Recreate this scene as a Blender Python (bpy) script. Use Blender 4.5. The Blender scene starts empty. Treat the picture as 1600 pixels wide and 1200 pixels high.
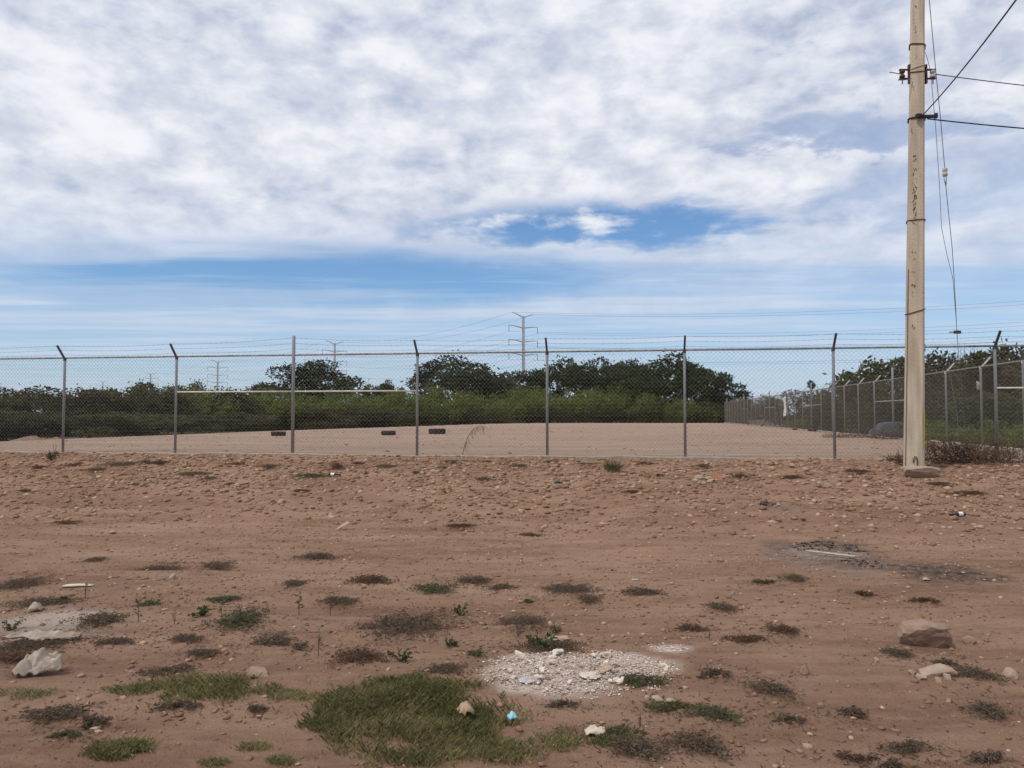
import bpy, math, random
import numpy as np
from mathutils import Vector, Matrix
R = math.radians
rnd = random.Random(7)
scene = bpy.context.scene
col = scene.collection

# ------------------------------------------------------------------ camera
F = 1210.0                      # focal length in photo pixels (1600 wide)
PITCH = math.atan(48.0 / F)
CAM = Vector((0, 0, 1.6))
cd = bpy.data.cameras.new("camera")
cam = bpy.data.objects.new("camera", cd); col.objects.link(cam)
cam.location = CAM; cam.rotation_euler = (R(90) + PITCH, 0, 0)
cd.sensor_width = 36; cd.lens = F / 1600 * 36; cd.clip_start = 0.05; cd.clip_end = 6000
scene.camera = cam
# ------------------------------------------------------------------ world
SUN = Vector((-0.48, -0.32, 0.82)).normalized()
w = bpy.data.worlds.new("World"); scene.world = w; w.use_nodes = True
nt = w.node_tree; nt.nodes.clear()
def N(t, **kw):
    n = nt.nodes.new(t)
    for k, v in kw.items(): setattr(n, k, v)
    return n
def L(a, b): nt.links.new(a, b)
def math_n(op, a, b=None, c=None, clamp=False):
    n = N('ShaderNodeMath', operation=op, use_clamp=clamp)
    for i, v in enumerate((a, b, c)):
        if v is None: continue
        if isinstance(v, (int, float)): n.inputs[i].default_value = v
        else: L(v, n.inputs[i])
    return n.outputs[0]
def smooth(v, a, b):
    n = N('ShaderNodeMapRange', interpolation_type='SMOOTHSTEP'); L(v, n.inputs[0])
    n.inputs[1].default_value = a; n.inputs[2].default_value = b
    return n.outputs[0]
tc = N('ShaderNodeTexCoord'); sep = N('ShaderNodeSeparateXYZ'); L(tc.outputs['Generated'], sep.inputs[0])
zc = math_n('MAXIMUM', sep.outputs[2], 0.03)
PX = math_n('DIVIDE', sep.outputs[0], zc); PY = math_n('DIVIDE', sep.outputs[1], zc)
comb = N('ShaderNodeCombineXYZ'); L(PX, comb.inputs[0]); L(PY, comb.inputs[1])
def noise(scale, detail, rough, sx=1, sy=1, off=0):
    m = N('ShaderNodeMapping'); L(comb.outputs[0], m.inputs[0]); m.inputs[3].default_value = (sx, sy, 1); m.inputs[1].default_value = (off, off * .7, off * .3)
    n = N('ShaderNodeTexNoise'); L(m.outputs[0], n.inputs['Vector'])
    n.inputs['Scale'].default_value = scale; n.inputs['Detail'].default_value = detail; n.inputs['Roughness'].default_value = rough
    return n.outputs[0]
mpd = N('ShaderNodeMapping'); L(tc.outputs['Generated'], mpd.inputs[0]); mpd.inputs[3].default_value = (1, 1, 1.9)
cn = N('ShaderNodeTexNoise'); L(mpd.outputs[0], cn.inputs['Vector']); cn.inputs['Scale'].default_value = 16; cn.inputs['Detail'].default_value = 7; cn.inputs['Roughness'].default_value = .55; cn.inputs['Distortion'].default_value = .15
cells = cn.outputs[0]                                       # puffs of even angular size
cells2 = noise(4.0, 6, .52, 1.0, .7)
big = noise(1.5, 4, .5, 1, .7, 3.1)
streak = noise(.9, 5, .55, .35, 1.3, 5.0)
warp = noise(2.2, 5, .6, 1, 1, 9.0)
wX = math_n('ADD', PX, math_n('MULTIPLY', math_n('SUBTRACT', warp, .5), 1.3))
wY = math_n('ADD', PY, math_n('MULTIPLY', math_n('SUBTRACT', cells, .5), .9))
def hole(cx, cy, rx, ry):
    a = math_n('DIVIDE', math_n('SUBTRACT', wX, cx), rx); b = math_n('DIVIDE', math_n('SUBTRACT', wY, cy), ry)
    e = math_n('ADD', math_n('MULTIPLY', a, a), math_n('MULTIPLY', b, b))
    return smooth(e, 1.5, .25)
h1 = math_n('MULTIPLY', hole(.5, 4.1, .85, .52), smooth(math_n('ADD', math_n('MULTIPLY', cells, .5), math_n('MULTIPLY', warp, .5)), .66, .48))
h2 = math_n('MULTIPLY', hole(-1.5, 5.8, 2.5, 1.25), smooth(streak, .36, .56))
h3 = math_n('MULTIPLY', hole(1.25, 2.72, .42, .22), .55)
h4 = math_n('MULTIPLY', hole(2.1, 3.3, .8, .8), .35)
hs = math_n('MAXIMUM', math_n('MAXIMUM', h1, h2), math_n('MAXIMUM', h3, h4))
dens = math_n('ADD', math_n('ADD', math_n('MULTIPLY', cells, .6), math_n('MULTIPLY', cells2, .25)), math_n('MULTIPLY', big, .45))
near = math_n('ADD', .48, math_n('MULTIPLY', smooth(dens, .36, .60), .52))                              # dappled deck overhead
farv = math_n('ADD', .42, math_n('MULTIPLY', smooth(streak, .40, .66), .48))   # streaky veil lower down
deck = N('ShaderNodeMix'); L(smooth(PY, 3.6, 5.6), deck.inputs[0]); L(near, deck.inputs[2]); L(farv, deck.inputs[3])
cover = math_n('MULTIPLY', deck.outputs[0], math_n('SUBTRACT', 1.0, math_n('MULTIPLY', hs, 1.0)), clamp=True)
haze_v = math_n('MULTIPLY', smooth(sep.outputs[2], .13, .0), .6)
cover = math_n('MAXIMUM', cover, haze_v)
ramp = N('ShaderNodeMix', data_type='RGBA'); L(smooth(math_n('ADD', math_n('MULTIPLY', cells, .7), math_n('MULTIPLY', big, .3)), .36, .66), ramp.inputs[0])
ramp.inputs[6].default_value = (.58, .625, .75, 1); ramp.inputs[7].default_value = (.90, .915, .96, 1)
low = N('ShaderNodeMix', data_type='RGBA'); L(smooth(sep.outputs[2], .30, .06), low.inputs[0]); L(ramp.outputs[2], low.inputs[6]); low.inputs[7].default_value = (.56, .66, .82, 1)
ramp = low
sky = N('ShaderNodeTexSky'); sky.sky_type = 'NISHITA'; sky.sun_disc = False
sky.sun_elevation = math.asin(SUN.z); sky.sun_rotation = math.atan2(SUN.x, SUN.y)
sky.altitude = 50; sky.air_density = 1.0; sky.dust_density = .6; sky.ozone_density = 1.5
tint = N('ShaderNodeMix', data_type='RGBA', blend_type='MULTIPLY'); tint.inputs[0].default_value = 1; L(sky.outputs[0], tint.inputs[6]); tint.inputs[7].default_value = (.68, .89, 1.10, 1)
b1 = N('ShaderNodeBackground'); L(tint.outputs[2], b1.inputs[0]); b1.inputs[1].default_value = .115
b2 = N('ShaderNodeBackground'); L(ramp.outputs[2], b2.inputs[0]); b2.inputs[1].default_value = 1.0
mx = N('ShaderNodeMixShader'); L(cover, mx.inputs[0]); L(b1.outputs[0], mx.inputs[1]); L(b2.outputs[0], mx.inputs[2])
wo = N('ShaderNodeOutputWorld'); L(mx.outputs[0], wo.inputs[0])
# ------------------------------------------------------------------ sun, exposure
sd = bpy.data.lights.new("sun", 'SUN'); sd.energy = 2.2; sd.angle = R(1.5); sd.color = (1, .95, .87)
so = bpy.data.objects.new("sun", sd); col.objects.link(so); so.rotation_euler = SUN.to_track_quat('Z', 'Y').to_euler(); so.location = (0, 0, 30)
vs = scene.view_settings; vs.view_transform = 'Standard'; vs.look = 'None'; vs.exposure = 0; vs.gamma = 1
scene.render.engine = 'CYCLES'

# ------------------------------------------------------------------ helpers
def ray(px, py):
    cx = (px - 800) / F; cy = -(py - 600) / F
    fw = Vector((0, math.cos(PITCH), math.sin(PITCH))); up = Vector((0, -math.sin(PITCH), math.cos(PITCH)))
    return Vector((1, 0, 0)) * cx + up * cy + fw
def at(px, py, Y):
    d = ray(px, py); return CAM + d * (Y / d.y)
_rs = np.random.RandomState(11)
_lat = _rs.rand(256, 256)
def vnoise(x, y):
    x = np.asarray(x, float); y = np.asarray(y, float)
    xi = np.floor(x).astype(int); yi = np.floor(y).astype(int); fx = x - xi; fy = y - yi
    fx = fx * fx * (3 - 2 * fx); fy = fy * fy * (3 - 2 * fy)
    g = lambda a, b: _lat[a & 255, b & 255]
    return (g(xi, yi) * (1 - fx) + g(xi + 1, yi) * fx) * (1 - fy) + (g(xi, yi + 1) * (1 - fx) + g(xi + 1, yi + 1) * fx) * fy
def fbm(x, y, o=4):
    s = 0; a = .5
    for i in range(o):
        s = s + a * (vnoise(x * 2 ** i + 17.3 * i, y * 2 ** i + 5.1 * i) - .5); a *= .55
    return s
def sstep(t): t = np.clip(t, 0, 1); return t * t * (3 - 2 * t)
Z0, K = 17.18, -.159                       # front fence line  y = Z0 + K x
RX, RK = 9.97, .165                        # right fence line  x = RX + RK y
def left_edge(y): return np.interp(y, [-500, 18, 29, 46, 74, 92, 600], [-30, -21.7, -19, -15, -6, 0, 120])
def masks(x, y):
    s = (Z0 + K * x) - y                    # >0 in front of the front fence
    r = (RX + RK * y) - x                   # >0 inside the right fence
    le = x - left_edge(y)
    back = 93 - y
    return s, r, le, back
def Hs(x, y):
    """ground height without fine relief"""
    x = np.asarray(x, float); y = np.asarray(y, float)
    s, r, le, back = masks(x, y)
    t = np.clip((6.6 - s) / 6.3, 0, 1)
    z = .67 * (.6 * t + .4 * sstep(t))
    inside = sstep(np.minimum(np.minimum(le / 1.6, back / 2.0), 1)) 
    rough = .18 + .25 * fbm(x * .12, y * .12)
    z = np.where(s < 0, rough + (z - rough) * inside, z)
    dip = sstep((30 - y) / 8) * sstep((3.2 - r) / 2.6) * .22
    z = np.where((s < .6) & (r > -.3), z - dip * sstep((.6 - s) / .8), z)
    out = sstep((-r - .1) / .25) * sstep((6.0 - s) / 4.0)
    z = z * (1 - out) + (-.35 + .1 * fbm(x * .2, y * .2)) * out
    return z
def Hd(x, y):
    x = np.asarray(x, float); y = np.asarray(y, float)
    s, r, le, back = masks(x, y)
    berm = sstep((7.5 - s) / 2.0) * sstep((s + .1) / .5)
    road = (s > 0) * 1.0
    d = road * (.075 * fbm(x * .28, y * 1.7, 3) + .045 * fbm(x * 1.9, y * 2.6, 5))
    d = d + berm * (.105 * fbm(x * 2.8, y * 3.2, 5) + .05 * fbm(x * .7 + 3, y * .9, 2))
    for (c_, sl, dp) in ((4.3, .10, .016), (5.75, .10, .016), (6.6, -.05, .02), (8.0, -.05, .022), (9.3, .02, .02), (10.6, .02, .024)):
        g_ = (y - c_ - sl * x - .12 * np.sin(x * .5 + c_)) ; d = d + road * dp * (-np.exp(-(g_ / .10) ** 2) + .7 * np.exp(-((np.abs(g_) - .19) / .07) ** 2)) * (.4 + .9 * vnoise(x * .6 + c_, y * .1))
    d = d + (s <= 0) * .02 * fbm(x * .6, y * .6, 4)
    return d
def H(x, y): return float(Hs(x, y) + Hd(x, y))
_YS = 1.8 * 1.004 ** np.arange(1350)
def ground_at(px, py):
    d = ray(px, py); X = d.x / d.y * _YS; Zr = CAM.z + d.z / d.y * _YS
    hit = np.nonzero(Zr <= Hs(X, _YS) + Hd(X, _YS))[0]
    i = int(hit[0]) if len(hit) else len(_YS) - 1
    return Vector((X[i], _YS[i], H(X[i], _YS[i])))
def tag(o, label=None, cat=None, group=None, kind=None):
    for k, v in (('label', label), ('category', cat), ('group', group), ('kind', kind)):
        if v: o[k] = v
    return o
def empty(name, loc=(0, 0, 0), rz=0):
    o = bpy.data.objects.new(name, None); col.objects.link(o); o.location = loc; o.rotation_euler = (0, 0, rz); o.empty_display_size = .1; return o
class MB:
    def __init__(s): s.v = []; s.f = []
    def add(s, vs, fs):
        b = len(s.v); s.v += [tuple(p) for p in vs]; s.f += [tuple(i + b for i in f) for f in fs]
    def box(s, c, d, rot=None):
        hx, hy, hz = d[0] / 2, d[1] / 2, d[2] / 2
        vs = [Vector((x, y, z)) for x in (-hx, hx) for y in (-hy, hy) for z in (-hz, hz)]
        if rot is not None: vs = [rot @ p for p in vs]
        s.add([p + Vector(c) for p in vs], [(0, 1, 3, 2), (4, 6, 7, 5), (0, 4, 5, 1), (2, 3, 7, 6), (0, 2, 6, 4), (1, 5, 7, 3)])
    def tube(s, pts, r, n=6, cap=True):
        pts = [Vector(p) for p in pts]; rs = r if isinstance(r, (list, tuple)) else [r] * len(pts); b = len(s.v)
        for i, p in enumerate(pts):
            t = (pts[min(i + 1, len(pts) - 1)] - pts[max(i - 1, 0)]).normalized()
            a = t.cross(Vector((0, 0, 1)) if abs(t.z) < .95 else Vector((1, 0, 0))).normalized(); c = t.cross(a)
            for k in range(n):
                g = 2 * math.pi * k / n; s.v.append(tuple(p + (a * math.cos(g) + c * math.sin(g)) * rs[i]))
        for i in range(len(pts) - 1):
            for k in range(n):
                s.f.append((b + i * n + k, b + i * n + (k + 1) % n, b + (i + 1) * n + (k + 1) % n, b + (i + 1) * n + k))
        if cap and n > 2:
            s.f.append(tuple(b + k for k in range(n))[::-1]); s.f.append(tuple(b + (len(pts) - 1) * n + k for k in range(n)))
    def lathe(s, prof, n=14, mat=None):
        b = len(s.v)
        for (r, z) in prof:
            for k in range(n):
                g = 2 * math.pi * k / n; p = Vector((r * math.cos(g), r * math.sin(g), z)); s.v.append(tuple(mat @ p if mat else p))
        for i in range(len(prof) - 1):
            for k in range(n): s.f.append((b + i * n + k, b + i * n + (k + 1) % n, b + (i + 1) * n + (k + 1) % n, b + (i + 1) * n + k))
        s.f.append(tuple(b + k for k in range(n))[::-1]); s.f.append(tuple(b + (len(prof) - 1) * n + k for k in range(n)))
    def mesh(s, name, mat=None, smooth=False):
        me = bpy.data.meshes.new(name); me.from_pydata(s.v, [], s.f)
        if mat: me.materials.append(mat)
        if smooth: me.polygons.foreach_set('use_smooth', [True] * len(me.polygons))
        me.update(); return me
    def build(s, name, mat, parent=None, smooth=False):
        return link(name, s.mesh(name, mat, smooth), parent)
def link(name, me, parent=None):
    o = bpy.data.objects.new(name, me); col.objects.link(o)
    if parent: o.parent = parent
    return o
def np_mesh(name, V, Fq, mat, attrs=None, smooth=False):
    """V (n,3), Fq (m,k) arrays"""
    me = bpy.data.meshes.new(name); n, m, k = len(V), len(Fq), Fq.shape[1]
    me.vertices.add(n); me.vertices.foreach_set('co', np.asarray(V, np.float32).ravel())
    me.loops.add(m * k); me.loops.foreach_set('vertex_index', np.asarray(Fq, np.int32).ravel())
    me.polygons.add(m); me.polygons.foreach_set('loop_start', np.arange(0, m * k, k, dtype=np.int32))
    try: me.polygons.foreach_set('loop_total', np.full(m, k, np.int32))
    except Exception: pass
    if smooth: me.polygons.foreach_set('use_smooth', np.ones(m, bool))
    me.materials.append(mat)
    for an, av in (attrs or {}).items():
        a = me.attributes.new(an, 'FLOAT', 'POINT'); a.data.foreach_set('value', np.asarray(av, np.float32))
    me.update(calc_edges=True); me.validate(); return me

# ------------------------------------------------------------------ materials
def mat(name, c, rough=.85, c2=None, scale=8, detail=5, bump=0, bscale=None, metal=0, spec=.3, attr=None, stretch=None):
    m = bpy.data.materials.new(name); m.use_nodes = True; t = m.node_tree; p = t.nodes['Principled BSDF']
    p.inputs['Roughness'].default_value = rough; p.inputs['Metallic'].default_value = metal; p.inputs['Specular IOR Level'].default_value = spec
    p.inputs['Base Color'].default_value = (*c, 1)
    tcn = t.nodes.new('ShaderNodeTexCoord')
    if c2:
        x = t.nodes.new('ShaderNodeMix'); x.data_type = 'RGBA'
        x.inputs[6].default_value = (*c, 1); x.inputs[7].default_value = (*c2, 1)
        if attr:
            a = t.nodes.new('ShaderNodeAttribute'); a.attribute_name = attr; t.links.new(a.outputs['Fac'], x.inputs[0])
        else:
            n = t.nodes.new('ShaderNodeTexNoise'); n.inputs['Scale'].default_value = scale; n.inputs['Detail'].default_value = detail
            if stretch:
                mp = t.nodes.new('ShaderNodeMapping'); mp.inputs[3].default_value = stretch; t.links.new(tcn.outputs['Object'], mp.inputs[0]); t.links.new(mp.outputs[0], n.inputs['Vector'])
            else: t.links.new(tcn.outputs['Object'], n.inputs['Vector'])
            r = t.nodes.new('ShaderNodeMapRange'); r.inputs[1].default_value = .35; r.inputs[2].default_value = .65
            t.links.new(n.outputs[0], r.inputs[0]); t.links.new(r.outputs[0], x.inputs[0])
        t.links.new(x.outputs[2], p.inputs['Base Color'])
    if bump:
        n2 = t.nodes.new('ShaderNodeTexNoise'); n2.inputs['Scale'].default_value = bscale or scale * 4; n2.inputs['Detail'].default_value = 6
        t.links.new(tcn.outputs['Object'], n2.inputs['Vector'])
        b = t.nodes.new('ShaderNodeBump'); b.inputs['Strength'].default_value = bump; b.inputs['Distance'].default_value = .02
        t.links.new(n2.outputs[0], b.inputs['Height']); t.links.new(b.outputs[0], p.inputs['Normal'])
    return m
M = {}
M['galv'] = mat('galvanised_steel', (.36, .37, .38), .5, (.25, .26, .27), 30, metal=.55, bump=.1)
M['wire'] = mat('fence_wire', (.22, .215, .20), .55, metal=.35)
M['rwire'] = mat('brown_fence_wire', (.135, .115, .095), .65, metal=.25)  # darker, browner wire for the mesh of the receding fence
M['barb'] = mat('barbed_wire', (.16, .15, .15), .6, metal=.4)
M['rail'] = mat('weathered_rail', (.34, .32, .30), .6, (.20, .17, .15), 14, metal=.3)
M['arm'] = mat('arm_sunlit', (.60, .59, .56), .6, (.42, .40, .37), 20)  # pale colour carries the sunlight on the receding fence's arms
M['armd'] = mat('arm_shaded_steel', (.12, .115, .11), .6, (.08, .075, .07), 20, metal=.3)  # dark colour carries the underside shade of the long fence's arms
M['brace'] = mat('brace_rail', (.62, .60, .54), .55, (.45, .43, .38), 12)
M['kerb'] = mat('kerb_concrete', (.34, .29, .24), .9, (.26, .22, .18), 6, bump=.4)
M['conc'] = mat('pole_concrete', (.53, .445, .345), .88, (.37, .305, .23), 9, detail=9, bump=.4, bscale=30, stretch=(1, 1, .10))
M['stain'] = mat('pole_stain', (.10, .075, .055), .9)
M['iron'] = mat('rusty_iron', (.07, .045, .035), .7, (.11, .06, .04), 30, metal=.3)
M['cable'] = mat('black_cable', (.018, .018, .02), .5)
M['guy'] = mat('guy_wire', (.20, .20, .20), .5, metal=.5)
M['porc'] = mat('insulator_porcelain', (.42, .39, .34), .35)
M['yellow'] = mat('yellow_paint', (.50, .38, .05), .6)
M['rubber'] = mat('tyre_rubber', (.022, .021, .021), .85, (.05, .045, .04), 12)
M['bark'] = mat('bark', (.10, .075, .055), .95, (.06, .045, .035), 12)
M['twig'] = mat('dry_twig', (.13, .085, .058), .95, (.08, .055, .04), 9)
M['grey_twig'] = mat('grey_twig', (.15, .135, .115), .95, (.10, .09, .075), 9)
def leafmat(name, c, c2, tr=.4):
    m = mat(name, c, .75, c2, attr='tone', spec=.2); t = m.node_tree; p = t.nodes['Principled BSDF']; out = [n for n in t.nodes if n.type == 'OUTPUT_MATERIAL'][0]
    tl = t.nodes.new('ShaderNodeBsdfTranslucent'); mxs = t.nodes.new('ShaderNodeMixShader'); mxs.inputs[0].default_value = tr
    src = p.inputs['Base Color'].links[0].from_socket; t.links.new(src, tl.inputs[0]); t.links.new(p.outputs[0], mxs.inputs[1]); t.links.new(tl.outputs[0], mxs.inputs[2]); t.links.new(mxs.outputs[0], out.inputs[0]); return m
M['lf_dark'] = leafmat('leaf_dark_green', (.026, .034, .016), (.062, .075, .034))
M['lf_leafy'] = leafmat('leaf_mid_green', (.022, .034, .012), (.060, .078, .026))
M['lf_broom'] = leafmat('leaf_yellow_green', (.075, .090, .020), (.200, .225, .060))
M['lf_scrub'] = leafmat('leaf_olive', (.038, .042, .017), (.105, .105, .042))
M['lf_brown'] = leafmat('leaf_brown_olive', (.042, .036, .019), (.100, .085, .045))
M['lf_palm'] = leafmat('leaf_palm', (.02, .03, .014), (.05, .07, .03))
M['weed_d'] = leafmat('weed_grey_brown', (.088, .062, .045), (.215, .158, .112))
M['weed_g'] = leafmat('weed_dull_green', (.065, .064, .034), (.165, .155, .088))
M['weed_r'] = leafmat('weed_rust_brown', (.085, .048, .032), (.190, .118, .078))
M['plant'] = leafmat('plant_green', (.035, .055, .022), (.10, .14, .055))
M['grass'] = leafmat('grass_blade', (.185, .198, .068), (.520, .450, .245))
M['rock'] = mat('tan_rock', (.30, .205, .150), .9, (.22, .145, .105), 9, bump=.5)
M['pale_rock'] = mat('pale_rock', (.37, .275, .205), .9, (.26, .185, .135), 9, bump=.5)
M['white_rock'] = mat('white_rubble', (.66, .58, .50), .9, (.50, .42, .35), 14, bump=.5)
M['gravel'] = mat('gravel', (.205, .118, .075), .95, (.44, .300, .210), attr='tone')
M['cloth'] = mat('dirty_white_cloth', (.42, .36, .295), .9, (.27, .21, .16), 14, bump=.5, bscale=30)
M['board'] = mat('cardboard', (.40, .28, .19), .9, (.32, .22, .15), 9)
M['pale_board'] = mat('pale_board', (.58, .50, .40), .9, (.46, .38, .30), 9)
M['foil'] = mat('silver_foil', (.70, .69, .70), .28, (.55, .40, .35), 14, metal=.85, bump=.5, bscale=40)
M['blue'] = mat('blue_plastic', (.25, .55, .68), .4)
M['terracotta'] = mat('terracotta', (.37, .185, .125), .85, (.30, .15, .10), 20)
M['glass_b'] = mat('brown_glass', (.028, .014, .008), .12, spec=.6)
M['glass_g'] = mat('green_glass', (.015, .06, .035), .12, spec=.6)
M['label'] = mat('bottle_label', (.68, .68, .68), .6)
M['stick'] = mat('bleached_stick', (.50, .42, .33), .9, (.38, .31, .24), 12)
M['char'] = mat('charcoal', (.018, .017, .017), .95)
M['tower'] = mat('tower_steel', (.46, .47, .49), .6)
M['line'] = mat('power_line', (.16, .17, .19), .6)
M['carpaint'] = mat('car_paint', (.060, .088, .130), .3, (.075, .105, .150), 4, spec=.5)
M['carglass'] = mat('car_glass', (.03, .035, .04), .08, spec=.6)
M['lamp'] = mat('car_lamp', (.75, .75, .75), .2)
M['sheet'] = mat('sun_bleached_sheet', (.58, .57, .52), .8)

# ground material
def ground_mat():
    m = bpy.data.materials.new('ground_soil'); m.use_nodes = True; t = m.node_tree; p = t.nodes['Principled BSDF']
    p.inputs['Roughness'].default_value = .95; p.inputs['Specular IOR Level'].default_value = .15
    tcn = t.nodes.new('ShaderNodeTexCoord')
    def nz(s, d, sc=(1, 1, 1), r=.6):
        mp = t.nodes.new('ShaderNodeMapping'); t.links.new(tcn.outputs['Object'], mp.inputs[0]); mp.inputs[3].default_value = sc
        n = t.nodes.new('ShaderNodeTexNoise'); t.links.new(mp.outputs[0], n.inputs['Vector'])
        n.inputs['Scale'].default_value = s; n.inputs['Detail'].default_value = d; n.inputs['Roughness'].default_value = r; return n.outputs[0]
    def rng(v, a, b):
        r = t.nodes.new('ShaderNodeMapRange'); t.links.new(v, r.inputs[0]); r.inputs[1].default_value = a; r.inputs[2].default_value = b; return r.outputs[0]
    def mix(f, a, b):
        x = t.nodes.new('ShaderNodeMix'); x.data_type = 'RGBA'
        t.links.new(f, x.inputs[0])
        for i, v in ((6, a), (7, b)):
            if isinstance(v, tuple): x.inputs[i].default_value = (*v, 1)
            else: t.links.new(v, x.inputs[i])
        return x.outputs[2]
    def at_(n):
        a = t.nodes.new('ShaderNodeAttribute'); a.attribute_name = n; return a.outputs['Fac']
    def mul(a, b):
        x = t.nodes.new('ShaderNodeMath'); x.operation = 'MULTIPLY'; x.use_clamp = True; t.links.new(a, x.inputs[0])
        if isinstance(b, float): x.inputs[1].default_value = b
        else: t.links.new(b, x.inputs[1])
        return x.outputs[0]
    soil = mix(rng(nz(.9, 6, (.35, 1, 1)), .35, .65), (.220, .124, .079), (.360, .220, .148))
    soil = mix(mul(rng(nz(2.2, 7, (.22, 1, 1)), .45, .70), .7), soil, (.410, .262, .182))
    soil = mix(mul(rng(nz(11, 8, (.6, 1, 1)), .50, .72), .6), soil, (.390, .256, .182))
    soil = mix(mul(rng(nz(5, 8, (.3, 1, 1)), .52, .70), .55), soil, (.165, .092, .058))
    soil = mix(mul(rng(nz(28, 6), .56, .74), .6), soil, (.165, .096, .063))
    lot = mix(rng(nz(.25, 5, (.5, 1.5, 1)), .35, .65), (.335, .230, .168), (.400, .282, .212))
    lot = mix(mul(rng(nz(1.4, 7, (.12, 1, 1)), .47, .66), .85), lot, (.255, .178, .134))
    lot = mix(mul(rng(nz(3, 8, (.4, 1, 1)), .55, .75), .5), lot, (.235, .165, .125))
    c = mix(at_('lot'), soil, lot)
    scrub = mix(rng(nz(.6, 5), .4, .6), (.15, .105, .07), (.10, .085, .05))
    c = mix(at_('scrub'), c, scrub)
    brk = rng(nz(6, 8), .40, .58)
    c = mix(mul(at_('ash'), brk), c, (.235, .200, .175))
    c = mix(mul(at_('lime'), rng(nz(16, 8), .26, .46)), c, (.64, .53, .45))
    c = mix(mul(at_('soot'), rng(nz(11, 7), .28, .62)), c, (.048, .042, .040))
    t.links.new(c, p.inputs['Base Color'])
    add = t.nodes.new('ShaderNodeMath'); add.operation = 'ADD'; t.links.new(nz(16, 9, (.7, 1, 1), .68), add.inputs[0]); t.links.new(nz(70, 6, (1, 1, 1), .7), add.inputs[1])
    b = t.nodes.new('ShaderNodeBump'); b.inputs['Strength'].default_value = .9; b.inputs['Distance'].default_value = .034
    t.links.new(add.outputs[0], b.inputs['Height']); t.links.new(b.outputs[0], p.inputs['Normal'])
    return m
M['ground'] = ground_mat()

# ------------------------------------------------------------------ ground sheet
def axis(lo, hi, step, far_lo, far_hi, g=1.10):
    mid = list(np.arange(lo, hi + 1e-6, step)); a = []; d = step; p = lo
    while p > far_lo: d *= g; p -= d; a.append(p)
    b = []; d = step; p = mid[-1]
    while p < far_hi: d *= g; p += d; b.append(p)
    return np.array(a[::-1] + mid + b)
xs = axis(-12.6, 13.4, .05, -3000, 3000); ys = axis(2.6, 18.6, .05, -300, 4000, 1.06)
GX, GY = np.meshgrid(xs, ys)
GZ = Hs(GX, GY) + Hd(GX, GY)
S_, R_, LE_, BK_ = masks(GX, GY)
lotm = (S_ < 0) * sstep(np.minimum(np.minimum(LE_, BK_), R_) / .6 + .3 * fbm(GX * .8, GY * .8))
scrub = (S_ < 0) * (1 - sstep(np.minimum(np.minimum(LE_, BK_ ), R_ + .2) / .6 + 1)) 
def blob(items):
    a = np.zeros_like(GX)
    for (px, py, wpx, hpx, k) in items:
        c = ground_at(px, py); e = ground_at(px, py - hpx / 2); rx = wpx / 2 * c.y / F; ry = max(.08, e.y - c.y)
        d = ((GX - c.x) / rx) ** 2 + ((GY - c.y) / ry) ** 2 + 1.6 * fbm(GX * 3.5, GY * 3.5, 4)
        a = np.maximum(a, k * sstep((1.45 - d) / 1.1))
    return a
ash = blob([(85, 972, 200, 46, 1), (1285, 872, 185, 46, .6), (150, 980, 130, 30, .7), (1215, 793, 60, 14, .6)])
soot = blob([(1470, 893, 165, 26, 1), (1290, 862, 170, 34, .62), (1300, 852, 120, 18, .9), (1330, 880, 110, 14, .6), (1200, 788, 36, 8, .8), (60, 985, 90, 14, .4)])
lime = blob([(880, 1052, 230, 60, 1), (960, 1040, 200, 44, .95), (850, 1035, 130, 30, .8), (1043, 1014, 70, 14, 1), (95, 972, 190, 30, .5), (60, 1000, 120, 16, .5), (1290, 866, 120, 14, .35)])
nx, ny = len(xs), len(ys)
idx = np.arange(nx * ny).reshape(ny, nx)
Fq = np.stack([idx[:-1, :-1], idx[:-1, 1:], idx[1:, 1:], idx[1:, :-1]], -1).reshape(-1, 4)
V = np.stack([GX, GY, GZ], -1).reshape(-1, 3)
gm = np_mesh('ground', V, Fq, M['ground'], {'lot': lotm.ravel(), 'scrub': scrub.ravel(), 'ash': ash.ravel(), 'soot': soot.ravel(), 'lime': lime.ravel()}, smooth=True)
tag(link('ground', gm), kind='structure')

# ------------------------------------------------------------------ kerbs under the fences
def fpt(u):                                   # point of the front fence line seen at photo column 800+u
    z = Z0 / (1 - K * u / F); return Vector((u * z / F, z, 0))
corner = Vector(((RX + RK * Z0) / (1 - RK * K), 0, 0)); corner.y = Z0 + K * corner.x
fdir = Vector((1, K, 0)).normalized(); fout = Vector((fdir.y, -fdir.x, 0))      # outwards, to the camera
rdir = Vector((RK, 1, 0)).normalized(); rout = Vector((rdir.y, -rdir.x, 0))     # outwards, to the right
def kerb(name, a, b, top, bot, label):
    m = MB(); d = (b - a).normalized(); n = Vector((d.y, -d.x, 0)); ln = (b - a).length; k = int(ln / .5)
    ring = []
    for i in range(k + 1):
        p = a + d * (ln * i / k); j = .012 * math.sin(i * 1.7) + .01 * math.sin(i * .37)
        ring.append([p + n * .08 + Vector((0, 0, bot)), p + n * .08 + Vector((0, 0, top - .015 + j)), p + n * .065 + Vector((0, 0, top + j)),
                     p - n * .065 + Vector((0, 0, top + j)), p - n * .08 + Vector((0, 0, top - .015 + j)), p - n * .08 + Vector((0, 0, bot))])
    m.add([q for r_ in ring for q in r_], [(i * 6 + q, i * 6 + q + 1, i * 6 + q + 7, i * 6 + q + 6) for i in range(k) for q in range(5)] + [(0, 1, 2, 3, 4, 5), tuple(k * 6 + q for q in (5, 4, 3, 2, 1, 0))])
    return tag(m.build(name, M['kerb']), label, 'kerb')
fa = fpt(-1010)
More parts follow.
